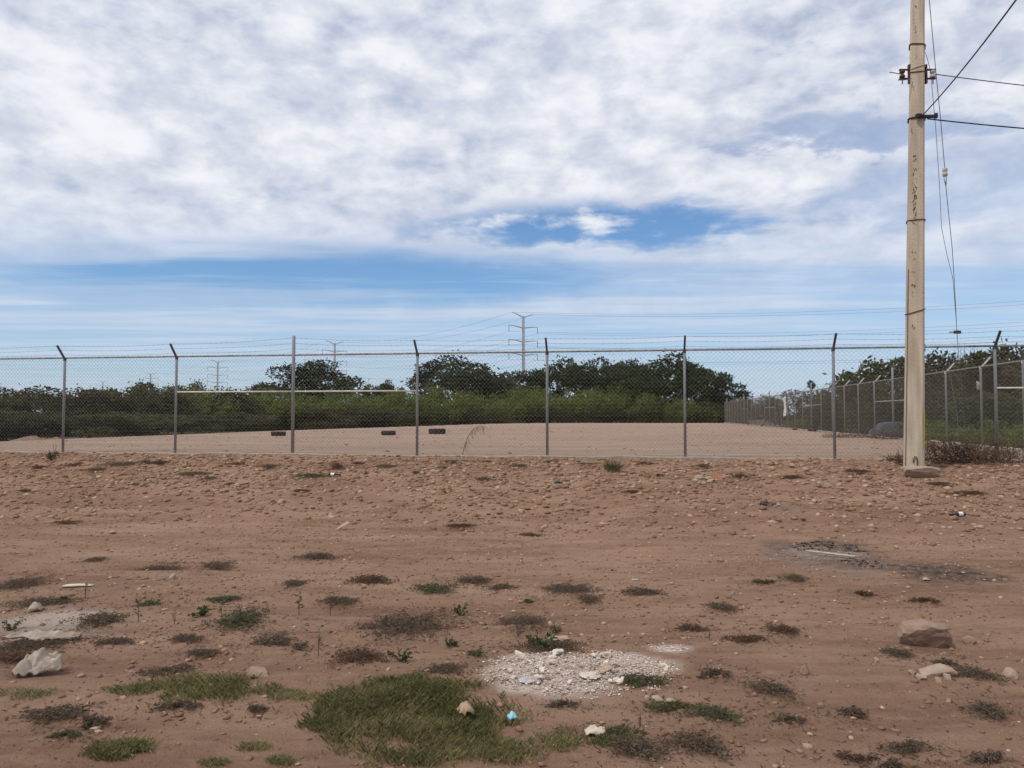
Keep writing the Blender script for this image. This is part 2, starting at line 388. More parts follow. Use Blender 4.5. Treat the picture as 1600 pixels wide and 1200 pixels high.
kerb('fence_kerb', fa, corner - fdir * .09, .70, .3, 'low concrete kerb under the long barbed wire fence behind the dirt bank')
kerb('fence_kerb', corner - rdir * .08, Vector((RX + RK * 93, 93, 0)), .72, -.6, 'concrete kerb under the fence that recedes beside the parked car')

# ------------------------------------------------------------------ chain link fences
HF = 2.30
def link_panel(width, name, wire):
    wv, r = .092, .0027; nw = int(round(width / (wv / 2))); dx = width / nw; nz = int(2.26 / (wv / 2)); dz = 2.26 / nz
    m = MB()
    for i in range(nw):
        pts = []
        for k in range(nz + 1):
            sgn = 1 if (k + i) % 2 else -1
            pts.append(Vector((i * dx + dx / 2 + sgn * dx * .52, .004 * (1 if k % 2 else -1), .03 + k * dz)))
        if pts[-1].x > i * dx + dx / 2: pts.append(pts[-1] + Vector((.006, 0, .05)))
        m.tube(pts, r, 3, cap=False)
    return m.mesh(name, wire)
panels = {}
def post_mesh(r, h, n=10):
    m = MB(); m.lathe([(r, -.25), (r, h - .02), (r * .8, h), (r * .3, h + .012)], n); return m.mesh('post', M['galv'], True)
PM = post_mesh(.03, HF - .03); PT = post_mesh(.040, HF + .45, 12)
def arm_mesh(out, up, mt, dirn):
    m = MB(); e = dirn * out + Vector((0, 0, up)); s = e.normalized(); side = s.cross(Vector((dirn.y, -dirn.x, 0))).normalized()
    wv = Vector((-dirn.y, dirn.x, 0)) * .021; t = side * .016
    b0 = Vector((0, 0, HF - .03)); b1 = b0 + e; vs = []
    for p in (b0, b1):
        for (a, c) in ((1, 1), (1, -1), (-1, -1), (-1, 1)): vs.append(p + wv * a + t * c)
    m.add(vs, [(0, 1, 2, 3), (7, 6, 5, 4), (0, 4, 5, 1), (1, 5, 6, 2), (2, 6, 7, 3), (3, 7, 4, 0)])
    m.lathe([(.037, HF - .07), (.037, HF - .01), (.022, HF + .01)], 10)
    for q in (.33, .66, .97): m.box(b0 + e * q + side * .02, (.014, .014, .014))
    return m.mesh('barb_arm', mt)
def barbed(pts, name, parent, n_barb=.13):
    m = MB(); rr = random.Random(len(pts) * 3 + int(pts[0].z * 100))
    for a, b in zip(pts[:-1], pts[1:]):
        ln = (b - a).length; k = max(3, int(ln / .5)); q = []
        for i in range(k + 1):
            t = i / k; p = a.lerp(b, t); p.z -= .035 * 4 * t * (1 - t) * min(1, ln / 3); q.append(p)
        m.tube(q, .0028, 3, cap=False)
        for i in range(int(ln / n_barb)):
            p = a.lerp(b, (i + .5) * n_barb / ln); t = (i + .5) * n_barb / ln; p.z -= .035 * 4 * t * (1 - t) * min(1, ln / 3)
            d = Vector((rr.uniform(-1, 1), rr.uniform(-1, 1), rr.uniform(-1, 1))).normalized() * .016
            m.tube([p - d, p + d], .003, 3, cap=False)
    return m.build(name, M['barb'], parent)
def fence(root, pts, tall, out, arm_mat, braces, dirv):
    """pts: world base points; tall: set of indices of tall straight posts; braces: bay indices with mid rail"""
    am = arm_mesh(.27, .31, arm_mat, out)
    tops = []
    for i, p in enumerate(pts):
        po = link('post', PT if i in tall else PM, root); po.location = p
        if i in tall: tops.append([p + Vector((0, 0, HF + .40 - .13 * q)) for q in range(3)])
        else:
            a = link('barb_arm', am, po)
            tops.append([p + Vector((0, 0, HF - .03)) + (out * .27 + Vector((0, 0, .31))) * q for q in (.97, .66, .33)])
    m = MB(); m.tube([p + Vector((0, 0, HF)) for p in pts], .021, 8); m.build('top_rail', M['rail'], root, True)
    for q in range(3): barbed([t[q] for t in tops], 'barbed_wire', root)
    for i in range(len(pts) - 1):
        a, b = pts[i], pts[i + 1]; ln = (b - a).length; key = round(ln, 1); pk = (key, out is fout)
        if pk not in panels: panels[pk] = link_panel(key, 'chain_link', M['wire'] if out is fout else M['rwire'])
        o = link('chain_link', panels[pk], root); d = b - a
        o.location = a + out * -.028; o.rotation_euler = (0, -math.atan2(d.z, math.hypot(d.x, d.y)), math.atan2(d.y, d.x)); o.scale = (ln / key, 1, 1)
        if i in braces:
            m = MB(); m.tube([a + Vector((0, 0, HF * .63)) + fdir * 0, b + Vector((0, 0, HF * .63))], .019, 8); m.build('brace_rail', M['brace'], root, True)
us = [-1075, -882, -700, -525, -342, -148, 55, 270, 503, 756]
fp = [fpt(u) for u in us] + [corner]
for p in fp: p.z = .69
root = empty('chain_link_fence', (0, 0, 0)); tag(root, 'long grey chain link fence topped with barbed wire along the crest of the dirt bank', 'fence')
fence(root, fp, {4, 10}, fout, M['armd'], {3, 4, 9}, fdir)
zs = [20.1, 22.6, 25.2, 27.8, 30.5]
while zs[-1] < 91: zs.append(zs[-1] + 2.42)
rp = [corner + rdir * .02] + [Vector((RX + RK * z, z, 0)) for z in [17.7] + zs]
for p in rp: p.z = .70
tall = {i for i, p in enumerate(rp) if i and min(abs(p.y - q) for q in (30.5, 45.0, 59.5, 74.0, 88.6)) < .6}
root2 = empty('chain_link_fence', (0, 0, 0)); tag(root2, 'chain link fence with pale slanted arms receding past the parked car to the trees', 'fence')
br = set()
for i in tall: br |= {i - 1, i}
fence(root2, rp[1:], {i - 1 for i in tall}, rout, M['arm'], {i - 1 for i in br}, rdir)
# sheet hung on the receding fence
pz = 52.9; m = MB(); g = []
for i in range(5):
    for j in range(8):
        p = Vector((RX + RK * pz, pz, 0)) + rdir * (i * .22 - .4) - rout * (.06 + .03 * math.sin(i * 2 + j)) + Vector((0, 0, 2.85 - j * .19 - (.12 if i == 4 else 0)))
        g.append(p)
m.add(g, [(i * 8 + j, i * 8 + j + 1, i * 8 + j + 9, i * 8 + j + 8) for i in range(4) for j in range(7)])
tag(m.build('plastic_sheet', M['sheet']), 'pale torn sheet hanging on the wire of the receding fence', 'sheet')
# scrap caught in wire close to the corner
c = at(1529, 602, 23.2); m = MB(); m.add([c + Vector(v) for v in ((-.07, 0, .13), (.05, .02, .1), (.09, 0, -.1), (-.03, .03, -.14), (-.01, -.05, .02))], [(0, 1, 4), (1, 2, 4), (2, 3, 4), (3, 0, 4)])
tag(m.build('paper_scrap', M['pale_board']), 'small tan paper scrap caught in the receding fence wire', 'paper')

# ------------------------------------------------------------------ utility pole
PB = Vector((7.44, 14.4, 0)); PB.z = H(PB.x, PB.y)
pole = empty('utility_pole', PB); tag(pole, 'tall tan concrete utility pole in front of the chain link fence', 'utility pole')
LEAN = .029
def pole_at(h): return Vector((LEAN * h + .0, .0, h))
def pole_r(h): return .178 - .0066 * h
m = MB(); n = 8; hs_ = [-.5, 0, 1, 2, 3, 4, 5, 6, 7, 8, 9, 10, 11, 12]; b = []
for h in hs_:
    r = pole_r(h) * .97; ch = .22
    prof = [(-1, -1 + ch), (-1 + ch, -1), (1 - ch, -1), (1, -1 + ch), (1, 1 - ch), (1 - ch, 1), (-1 + ch, 1), (-1, 1 - ch)]
    for (a, c_) in prof:
        q = Matrix.Rotation(R(-25), 3, 'Z') @ Vector((a * r, c_ * r, 0)); m.v.append(tuple(q + pole_at(h)))
for i in range(len(hs_) - 1):
    for k in range(8): m.f.append((i * 8 + k, i * 8 + (k + 1) % 8, (i + 1) * 8 + (k + 1) % 8, (i + 1) * 8 + k))
m.f.append(tuple((len(hs_) - 1) * 8 + k for k in range(8)))
m.build('shaft', M['conc'], pole)
def hpole(py): return at(1430, py, 14.3).z - PB.z
ROT12 = Matrix.Rotation(R(-25), 3, 'Z')
def band(py, tilt, name, mt, rad=.008):
    h = hpole(py); r = pole_r(h) + .006; m = MB(); pts = []
    for (a, c_) in [(-1, -.7), (-.7, -1), (.7, -1), (1, -.7), (1, .7), (.7, 1), (-.7, 1), (-1, .7), (-1, -.7)]:
        q = ROT12 @ Vector((a * r, c_ * r, 0)); pts.append(q + pole_at(h) + Vector((0, 0, tilt * q.x / r)))
    m.tube(pts, rad, 5); return m.build(name, mt, pole)
band(70, -.03, 'wire_band', M['iron'], .012); band(104, .03, 'wire_band', M['pale_board'], .008); band(113, -.01, 'wire_band', M['iron'], .009)
band(344, 0, 'wire_band', M['iron'], .009); band(486, .05, 'wire_band', M['iron'], .009); band(184, 0, 'wire_band', M['cable'], .016)
# stencilled number column, unreadable dark marks on the front face
def on_face(px_off, h, lift=.004):
    r = pole_r(h); return ROT12 @ Vector((px_off * r, -r - lift, 0)) + pole_at(h)
rr = random.Random(5); m = MB()
def mark(off, h, wd, hh):
    vs = [on_face(off - wd, h), on_face(off + wd, h), on_face(off + wd * .8, h + hh), on_face(off - wd * .7, h + hh)]; m.add(vs, [(0, 1, 2, 3)])
for py0, py1, dn in ((243, 253, 10), (262, 300, 26), (296, 335, 40), (335, 352, 14), (395, 400, 3), (405, 407, 1), (424, 427, 2), (443, 470, 9), (508, 520, 5), (86, 92, 3), (37, 52, 6), (8, 20, 5)):
    for i in range(dn):
        mark(rr.uniform(-.42, .02) , hpole(rr.uniform(py0, py1)), rr.uniform(.015, .06), rr.uniform(.010, .035))
tag(m.build('stencil_mark', M['stain'], pole), kind='stuff')
m = MB(); h0, h1 = hpole(700), hpole(640); r = pole_r(h0)
q0 = [ROT12 @ Vector((r * .86, -r * .86, 0)), ROT12 @ Vector((r * .96, -r * .77, 0))]; nrm = (ROT12 @ Vector((1, -1, 0))).normalized() * .006
m.add([q0[0] + pole_at(h0) + nrm, q0[1] + pole_at(h0) + nrm, q0[1] + pole_at(h1) + nrm, q0[0] + pole_at(h1) + nrm], [(0, 1, 2, 3)]); m.build('paint_stripe', M['yellow'], pole)
m = MB(); hb = hpole(733); pts = [on_face(.28, hb, .012), on_face(.28, hb + .17, .012), on_face(.22, hb + .23, .02), on_face(.05, hb + .235, .02), on_face(-.08, hb + .17, .015), on_face(-.06, hb + .12, .01)]
m.tube(pts, .010, 5); m.build('ground_rod', M['iron'], pole)
m = MB(); m.tube([on_face(-.8, hpole(i), .006) for i in (735, 640, 500, 420)], .006, 5); m.build('ground_wire', M['stain'], pole)
m = MB(); m.tube([on_face(-.6, hpole(i), .006) + Vector((.17 * j, 0, 0)) for i, j in ((132, 0), (160, .5), (178, 1.1))], .004, 4); m.tube([on_face(-.7, hpole(i), .006) + Vector((.2 * j, 0, 0)) for i, j in ((200, 0), (240, .6), (290, 1.15))], .004, 4); m.build('tie_wire', M['stain'], pole)
# spool racks
hr = hpole(113)
for sgn in (-1, 1):
    rk = MB(); c0 = pole_at(hr) + Vector((sgn * (pole_r(hr) + .03), -.02, 0)); 
    rk.box(c0, (.03, .06, .36)); rk.box(c0 + Vector((sgn * .09, 0, .085)), (.19, .05, .018)); rk.box(c0 + Vector((sgn * .09, 0, -.085)), (.19, .05, .018))
    rk.tube([c0 + Vector((sgn * .13, 0, -.19)), c0 + Vector((sgn * .13, 0, .10))], .010, 6); rko = rk.build('spool_rack', M['iron'], pole)
    sp = MB(); sp.lathe([(.035, -.07), (.05, -.06), (.05, -.03), (.028, -.012), (.028, .012), (.05, .03), (.05, .06), (.035, .07)], 12, Matrix.Translation(c0 + Vector((sgn * .13, 0, 0))))
    sp.build('insulator', M['porc'] if sgn > 0 else M['iron'], rko, True)
def strand(name, pts, r, mt, label, cat, sag=0, n=24, group=None):
    q = []
    if len(pts) == 2:
        for i in range(n + 1):
            t = i / n; p = Vector(pts[0]).lerp(Vector(pts[1]), t); p.z -= sag * 4 * t * (1 - t); q.append(p)
    else: q = pts
    m = MB(); m.tube(q, r, 5); return tag(m.build(name, mt), label, cat, group)
W_ = lambda h, off=(0, 0, 0): PB + pole_at(h) + Vector(off)
ha = hpole(184)
strand('service_cable', [W_(ha, (.0, -.19, 0)), at(1760, -245, 6.0)], .011, M['cable'], 'black cable climbing steeply from the clamp on the concrete pole', 'cable', .12)
strand('service_cable', [W_(ha, (.17, -.05, 0)), at(1900, 217, 13.5)], .013, M['cable'], 'thick black cable running level from the clamp on the concrete pole', 'cable', .06)
strand('service_wire', [W_(hr, (.33, -.02, 0)), at(1900, 160, 13.5)], .009, M['cable'], 'wire running level from the spool insulator on the concrete pole', 'wire', .05)
strand('wire_stub', [W_(hr, (-.33, -.02, 0)), at(1390, 113, 14.3)], .009, M['guy'], 'short cut wire end sticking out from the rusty spool', 'wire', -.005)
strand('wire_stub', [W_(hr - .12, (-.15, -.1, 0)), at(1403, 125, 14.2)], .008, M['guy'], 'short bent wire end below the rusty spool', 'wire', .01)
m = MB(); m.box(W_(ha, (-.06, -.19, 0)), (.10, .07, .07)); m.box(W_(ha, (.13, -.19, -.01)), (.26, .05, .05)); m.box(W_(ha, (.3, -.12, .03)), (.05, .05, .09)); o = m.build('clamp', M['cable'], pole); o.matrix_parent_inverse = Matrix.Translation(-PB)
# guys: from the pole head to an anchor inside the lot
anch = at(1511, 694, 22.4); top = W_(11.6, (.1, .05, 0))
def guyp(px, py):
    # depth follows the straight line from pole head to anchor, by height
    Y = 18.0
    for _ in range(12):
        p = at(px, py, Y); t = min(1, max(0, (top.z - p.z) / (top.z - anch.z))); Y = top.y + (anch.y - top.y) * t
    return at(px, py, Y)
ga = [top, guyp(1452, 0), guyp(1462, 110), guyp(1470, 190), guyp(1476, 262)]
g2 = [guyp(1477, 283), guyp(1488, 390), guyp(1491, 440), guyp(1495, 515), guyp(1497, 545), guyp(1501, 585), guyp(1505, 640), Vector((anch.x, anch.y, H(anch.x, anch.y) - .05))]
g0 = empty('guy_wire', (anch.x, anch.y, H(anch.x, anch.y))); tag(g0, 'taut guy wire with strain insulator slanting from pole head to the kerb', 'guy wire')
def wpart(name, mb, mt, root, sm=False):
    o = mb.build(name, mt, root, sm); o.matrix_parent_inverse = Matrix.Translation(-Vector(root.location)); return o
m = MB(); m.tube(ga, .008, 5); wpart('upper_strand', m, M['guy'], g0)
m = MB(); m.tube(g2, .008, 5); wpart('lower_strand', m, M['guy'], g0)
ci = guyp(1476.5, 269); m = MB(); m.lathe([(.03, -.10), (.055, -.09), (.055, -.02), (.035, 0), (.055, .02), (.055, .09), (.03, .10)], 10, Matrix.Translation(ci)); wpart('strain_insulator', m, M['porc'], g0, True)
m = MB()
for dx in (-.025, .025): m.tube([guyp(1476.5, 272) + Vector((dx, 0, 0)), guyp(1477, 279) + Vector((dx * 1.1, 0, 0)), guyp(1478, 292)], .007, 4)
wpart('insulator_loop', m, M['guy'], g0)
cc = guyp(1496, 519); m = MB(); m.box(cc, (.16, .07, .08)); m.box(cc + Vector((-.14, 0, .0)), (.14, .03, .025)); wpart('guy_clamp', m, M['iron'], g0)
gb = [W_(hpole(72), (.12, .0, 0)), guyp(1448, 88), guyp(1454, 112), guyp(1462, 200), guyp(1468, 290), guyp(1471, 355), guyp(1480, 400), guyp(1489, 436), guyp(1494, 500), guyp(1496, 530)]
strand('slack_wire', gb, .006, M['guy'], 'slack thin wire hanging beside the taut guy wire', 'wire')
gc_ = at(1497, 690, 21.6); gl = [at(1484, 580, 21.3), at(1491, 625, 21.4), at(1496, 650, 21.5), Vector((gc_.x, gc_.y, H(gc_.x, gc_.y) - .02))]
strand('slack_wire', gl, .007, M['guy'], 'loose wire end drooping to the ground near the guy anchor', 'wire')
# broken block at the pole foot
def rock(name, px, py, wpx, hgt, mt, label=None, group=None, seed=0, flat=1.0, depth=.8, cat='rock', rz=None, boxy=0.0, sink=.36):
    rr = random.Random(seed * 7 + int(px)); c = ground_at(px, py); sc = wpx * c.y / F / 2
    import bmesh
    bm = bmesh.new(); bmesh.ops.create_icosphere(bm, subdivisions=3, radius=1); off = rr.random() * 50
    planes = [(Vector((rr.gauss(0, 1), rr.gauss(0, 1), rr.gauss(0, 1))).normalized(), rr.uniform(.55, .85)) for _ in range(9)]
    for v in bm.verts:
        d = v.co.normalized()
        if boxy:
            q = max(abs(d.x), abs(d.y), abs(d.z)); d = d.lerp(d / q, boxy)
        for pn, pd in planes:
            e = d.dot(pn) - pd
            if e > 0: d = d - pn * e
        k = 1.12 + .30 * float(fbm(d.x * 1.7 + off, d.y * 1.7 + d.z * 2.3 + off, 4))
        v.co = Vector((d.x * sc * k, d.y * sc * depth * k, d.z * hgt / 2 * k))
    me = bpy.data.meshes.new(name); bm.to_mesh(me); bm.free(); me.materials.append(mt)
    o = link(name, me); o.location = c + Vector((0, 0, hgt * (.5 - sink))); o.rotation_euler = (rr.uniform(-.1, .1), rr.uniform(-.1, .1), rr.uniform(0, 6.3) if rz is None else rz)
    if label: tag(o, label, cat, group)
    return o
rock('concrete_block', 1438, 747, 46, .21, M['pale_rock'], 'pale concrete block lying at the foot of the utility pole', seed=3, depth=.55, cat='block', rz=-.15, boxy=.8, sink=.1)
rock('boulder', 1443, 1008, 68, .20, M['rock'], 'large brown rock with dark overhanging side on bare soil', seed=5, depth=.8, rz=-.35, boxy=.35, sink=.2)
rock('concrete_rubble', 1458, 1055, 60, .075, M['pale_rock'], 'broken pale concrete chunk half buried among dry weed', seed=16, depth=.6, boxy=.6, rz=.1)
for i, (px, py, wp) in enumerate([(1440, 1062, 18), (1480, 1061, 14), (1425, 1055, 12), (1466, 1066, 12)]):
    rock('concrete_fragment', px, py, wp, .04, M['pale_rock'], 'small fragment broken off the half buried concrete chunk', 'fragments of the concrete chunk', i + 300, boxy=.4)
rock('stone', 1577, 1058, 25, .07, M['pale_rock'], 'pale oval stone at the end of a dry weed strip', seed=8)
rock('stone', 1514, 1005, 18, .07, M['rock'], 'rounded brown stone next to the large dark rock', seed=9)
rock('flat_stone', 400, 1053, 54, .04, M['rock'], 'flat grey brown stone at the edge of the grass', seed=10, depth=.6, boxy=.5)
for i, (px, py, wp) in enumerate([(1292, 762, 13), (1184, 726, 9), (1241, 722, 11), (1205, 735, 13), (1238, 730, 14), (1258, 737, 12), (1275, 739, 7), (1200, 726, 7), (1148, 730, 7), (1283, 756, 10), (1213, 727, 8), (1315, 765, 9)]):
    rock('rubble_stone', px, py, wp, .09 * wp / 11, M['pale_rock'], 'pale stone of the rubble strewn on the bank left of the pole', 'rubble stones on the bank', i, depth=.8, boxy=.3)
for i, (px, py, wp) in enumerate([(1126, 879, 9), (270, 905, 13), (243, 804, 11), (206, 807, 9), (1350, 827, 8), (1401, 858, 8), (575, 838, 10), (615, 840, 8), (1146, 930, 9), (1015, 897, 6), (1545, 888, 7), (1370, 1035, 9), (1258, 1056, 14), (560, 763, 7), (640, 719, 8), (860, 977, 8), (237, 731, 7), (176, 835, 11), (420, 772, 16), (440, 786, 14), (610, 796, 8), (695, 796, 8)]):
    rock('field_stone', px, py, wp, .055 * wp / 9, M['pale_rock'] if i % 2 else M['rock'], 'small stone lying loose on the bare dirt track or bank', 'loose stones on the dirt', i + 30)
for i, (px, py, wp) in enumerate([(1011, 1092, 12), (1027, 1096, 18), (1046, 1099, 18), (1036, 1107, 9)]):
    rock('white_stone', px, py, wp, .035, M['pale_rock'], 'whitish rubble stone in the short row above a green weed strip', 'row of whitish stones', i + 60, boxy=.3)

# ------------------------------------------------------------------ gravel and clods (uncountable)
def ico():
    import bmesh
    bm = bmesh.new(); bmesh.ops.create_icosphere(bm, subdivisions=1, radius=1); v = np.array([q.co[:] for q in bm.verts]); f = np.array([[q.index for q in p.verts] for p in bm.faces]); bm.free(); return v, f
IV, IF = ico()
def stones(name, P, S, seed, mt, flat=.6):
    rs = np.random.RandomState(seed); n = len(P)
    a = rs.rand(n) * 6.283; ca, sa = np.cos(a), np.sin(a)
    sc = S[:, None] * np.stack([.7 + .6 * rs.rand(n), .6 + .5 * rs.rand(n), flat * (.6 + .6 * rs.rand(n))], -1)
    v = IV[None] * (1 + .75 * (rs.rand(n, len(IV), 1) - .5)) * sc[:, None, :]
    x = v[..., 0] * ca[:, None] - v[..., 1] * sa[:, None]; y = v[..., 0] * sa[:, None] + v[..., 1] * ca[:, None]
    W = np.stack([x + P[:, None, 0], y + P[:, None, 1], v[..., 2] + P[:, None, 2]], -1).reshape(-1, 3)
    Fq = (IF[None] + (np.arange(n) * len(IV))[:, None, None]).reshape(-1, 3)
    tone = np.repeat(np.clip(rs.rand(n) ** 3.0, 0, 1), len(IV))
    return np_mesh(name, W, Fq, mt, {'tone': tone})
rs = np.random.RandomState(3)
# 20-triangle stones
import bmesh as _b
bm = _b.new(); _b.ops.create_icosphere(bm, subdivisions=1, radius=1); bm.free()
def scatter(n, x0, x1, y0, y1, keep, smin, smax, pw):
    x = rs.uniform(x0, x1, n); y = rs.uniform(y0, y1, n); k = keep(x, y); x, y = x[k], y[k]
    s = smin + (smax - smin) * rs.rand(len(x)) ** pw
    return np.stack([x, y, Hs(x, y) + Hd(x, y) + s * .15], -1), s
def on_berm(x, y):
    s = masks(x, y)[0]; d = np.clip(np.minimum((s + .0) / .3, (6.9 - s) / 3.0), 0, 1) * (.35 + 1.3 * (fbm(x * .8, y * .8) + .35)); return (s > .1) & (rs.rand(len(x)) < d)
P1, S1 = scatter(90000, -13, 12, 9, 19, on_berm, .005, .058, 5.0)
P2, S2 = scatter(38000, -9, 9, 3, 13, lambda x, y: (masks(x, y)[0] > 5) & (rs.rand(len(x)) < .2 + 1.6 * (fbm(x * .7 + 9, y * 1.6) + .25)), .004, .026, 4.2)
P3, S3 = scatter(2500, -18, 14, 17, 60, lambda x, y: (masks(x, y)[0] < -.3) & (masks(x, y)[1] > .3) & (masks(x, y)[2] > .5) & (rs.rand(len(x)) < .5), .012, .05, 3)
tag(link('gravel', stones('gravel', np.concatenate([P1, P2, P3]), np.concatenate([S1, S2, S3]), 5, M['gravel'])), 'loose gravel and clods covering the bank and track', 'gravel', kind='stuff')
# white rubble heap
def in_px(px, py, wpx, hpx, n, seed, amp=1.7):
    c = ground_at(px, py); e = ground_at(px, py - hpx / 2); r_ = np.random.RandomState(seed); rx = wpx / 2 * c.y / F; ry = max(.05, e.y - c.y)
    a = r_.rand(n) * 6.283; q = np.sqrt(r_.rand(n)) ; x = c.x + rx * q * np.cos(a); y = c.y + ry * q * np.sin(a)
    k = fbm(x * 2.2 / max(rx, .2) , y * 2.2 / max(rx, .2) + seed, 4) * amp + (1 - q) * 1.15 > .28 + (r_.rand(n) - .5) * .55
    return x[k], y[k], (1 - q)[k]
x, y, q = in_px(905, 1048, 320, 76, 9000, 4); nn = len(x); s = .0014 + .010 * np.random.RandomState(6).rand(nn) ** 4
P = np.stack([x, y, Hs(x, y) + Hd(x, y) + s * .2 + .055 * q * np.random.RandomState(8).rand(nn)], -1)
x2, y2, q2 = in_px(1043, 1014, 80, 17, 500, 14); s2 = .002 + .009 * np.random.RandomState(16).rand(len(x2)) ** 4
P = np.concatenate([P, np.stack([x2, y2, Hs(x2, y2) + Hd(x2, y2) + .004], -1)]); s = np.concatenate([s, s2])
M['plaster'] = mat('plaster_chips', (.54, .42, .345), .95, (.78, .69, .60), attr='tone')
tag(link('plaster_rubble', stones('plaster_rubble', P, s, 9, M['plaster'], .4)), 'heap of crumbled white plaster and lime on the dirt', 'rubble', kind='stuff')

rr = random.Random(12)
for i in range(22):
    a = rr.uniform(0, 6.28); q = math.sqrt(rr.random()); px = 905 + 135 * q * math.cos(a); py = 1048 + 26 * q * math.sin(a)
    o = rock('plaster_shard', px, py, rr.uniform(9, 22), rr.uniform(.018, .04), M['white_rock'], 'flat angular plaster shard in the white rubble heap', 'plaster shards of the heap', i + 200, depth=rr.uniform(.5, .9), boxy=.6, sink=-.1); o.rotation_euler.x += rr.uniform(-.3, .3); o.rotation_euler.y += rr.uniform(-.3, .3)
# ------------------------------------------------------------------ foliage meshes
def quads(C, U, Wd, tone, mt, name):
    """C centre, U half-length vec, Wd half-width vec -> diamond-ish quads"""
    V = np.stack([C - U, C - Wd + U * .1, C + U, C + Wd + U * .1], 1).reshape(-1, 3)
    Fq = np.arange(len(V)).reshape(-1, 4)
    return np_mesh(name, V, Fq, mt, {'tone': np.repeat(tone, 4)})
def unit(v): return v / (np.linalg.norm(v, axis=-1, keepdims=True) + 1e-9)
def crown_mesh(kind, seed, mt, n=4200):
    """crown in unit box: x,y in [-.5,.5], z in [0,1]"""
    r_ = np.random.RandomState(seed); pts = []; dirs = []
    if kind in ('dome', 'clump', 'scrub'):
        nl = {'dome': 46, 'clump': 30, 'scrub': 20}[kind]
        for i in range(nl):
            a = r_.rand() * 6.283; q = math.sqrt(r_.rand()) * .40
            top = math.sqrt(max(.02, 1 - (q / .5) ** 2)); 
            zc = {'dome': .08 + .78 * top * r_.rand() ** .6, 'clump': .12 + .74 * top * r_.rand() ** .5, 'scrub': .10 + .66 * top * r_.rand() ** .6}[kind]
            rad = {'dome': r_.uniform(.07, .13), 'clump': r_.uniform(.06, .14), 'scrub': r_.uniform(.09, .20)}[kind]
            k = int(n / nl); d = unit(r_.randn(k, 3)); rr_ = rad * (.35 + .65 * r_.rand(k, 1) ** .5) * (1 + .5 * (r_.rand(k, 1) > .9))
            pts.append(np.array([[q * math.cos(a), q * math.sin(a), zc]]) + d * rr_ * np.array([[1.15, 1.15, .8]])); dirs.append(d)
        C = np.concatenate(pts); D = np.concatenate(dirs)
        L_ = {'dome': .021, 'clump': .027, 'scrub': .030}[kind]
        U = unit(D + .9 * r_.randn(len(C), 3)) * (L_ * (.5 + r_.rand(len(C), 1))); B = unit(np.cross(U, r_.randn(len(C), 3))) * L_ * .5
        C[:, 2] = np.maximum(C[:, 2], .01 + .04 * r_.rand(len(C)))
    else:                                             # broom: upright feathery sprays
        nl = 60; 
        for i in range(nl):
            a = r_.rand() * 6.283; q = math.sqrt(r_.rand()) * .42; k = int(n / nl); hh = (.55 + .45 * r_.rand()) * math.sqrt(max(.1, 1 - (q / .52) ** 2))
            t = r_.rand(k, 1) ** .7; base = np.array([[q * .75 * math.cos(a), q * .75 * math.sin(a), 0]]); tip = np.array([[q * 1.2 * math.cos(a), q * 1.2 * math.sin(a), hh]])
            pts.append(base + (tip - base) * t + r_.randn(k, 3) * np.array([[.045, .045, .03]])); dirs.append(np.repeat(unit(tip - base), k, 0))
        C = np.concatenate(pts); D = np.concatenate(dirs)
        U = unit(D + .45 * r_.randn(len(C), 3)) * (.030 * (.5 + r_.rand(len(C), 1))); B = unit(np.cross(U, r_.randn(len(C), 3))) * .011
        C[:, 2] = np.maximum(C[:, 2], .01)
    tone = np.clip(r_.rand(len(C)) * .8 + .2 * r_.rand(), 0, 1)
    lo, hi = np.percentile(C[:, 2], .5), np.percentile(C[:, 2], 99.6); C[:, 2] = np.maximum(.01, C[:, 2] / hi)
    for ax in (0, 1):
        h_ = np.percentile(np.abs(C[:, ax]), 96.5); C[:, ax] *= .5 / h_
    return quads(C, U, B, tone, mt, 'crown')
def limbs_mesh(seed, mt, n=7, spread=.32, top=.8, r0=.022):
    rr = random.Random(seed); m = MB()
    m.tube([(0, 0, -.03), (.01, .01, .12), (.0, .015, .24)], [r0, r0 * .85, r0 * .7], 6)
    for i in range(n):
        a = 6.283 * i / n + rr.uniform(-.3, .3); q = spread * rr.uniform(.6, 1.1); h = top * rr.uniform(.6, 1)
        m.tube([(0, .01, .12 + .1 * rr.random()), (q * .45 * math.cos(a), q * .45 * math.sin(a), h * .55), (q * math.cos(a), q * math.sin(a), h)], [r0 * .6, r0 * .4, r0 * .12], 5)
    return m.mesh('trunk', mt)
def twig_crown(seed, mt, n=420):
    rr = random.Random(seed); m = MB()
    for i in range(n):
        a = rr.random() * 6.283; q = math.sqrt(rr.random()) * .46; h = math.sqrt(max(.05, 1 - (q / .5) ** 2)) * rr.uniform(.55, 1)
        p = Vector((q * math.cos(a), q * math.sin(a), h)); b = p * .72 + Vector((rr.uniform(-.04, .04), rr.uniform(-.04, .04), -.03)); c = p + Vector((rr.uniform(-.05, .05), rr.uniform(-.05, .05), rr.uniform(0, .05)))
        m.tube([b, (b + c) / 2 + Vector((rr.uniform(-.02, .02), rr.uniform(-.02, .02), .01)), c], [.0042, .003, .0012], 3, cap=False)
    return m.mesh('crown', mt)
CR = {'dome': [crown_mesh('dome', s, M['lf_dark'], 12000) for s in (1, 2)],
      'clump': [crown_mesh('clump', s, M['lf_leafy'], 6500) for s in (3, 4, 5)],
      'broom': [crown_mesh('broom', s, M['lf_broom'], 9000) for s in (6, 7, 8)],
      'scrub': [crown_mesh('scrub', s, M['lf_scrub'], 5200) for s in (9, 10, 11)],
      'brown': [crown_mesh('scrub', s, M['lf_brown'], 5200) for s in (12, 13)],
      'bare': [twig_crown(14, M['grey_twig'], 900)]}
TR = [limbs_mesh(s, M['bark']) for s in (21, 22, 23)]
cnt = [0]
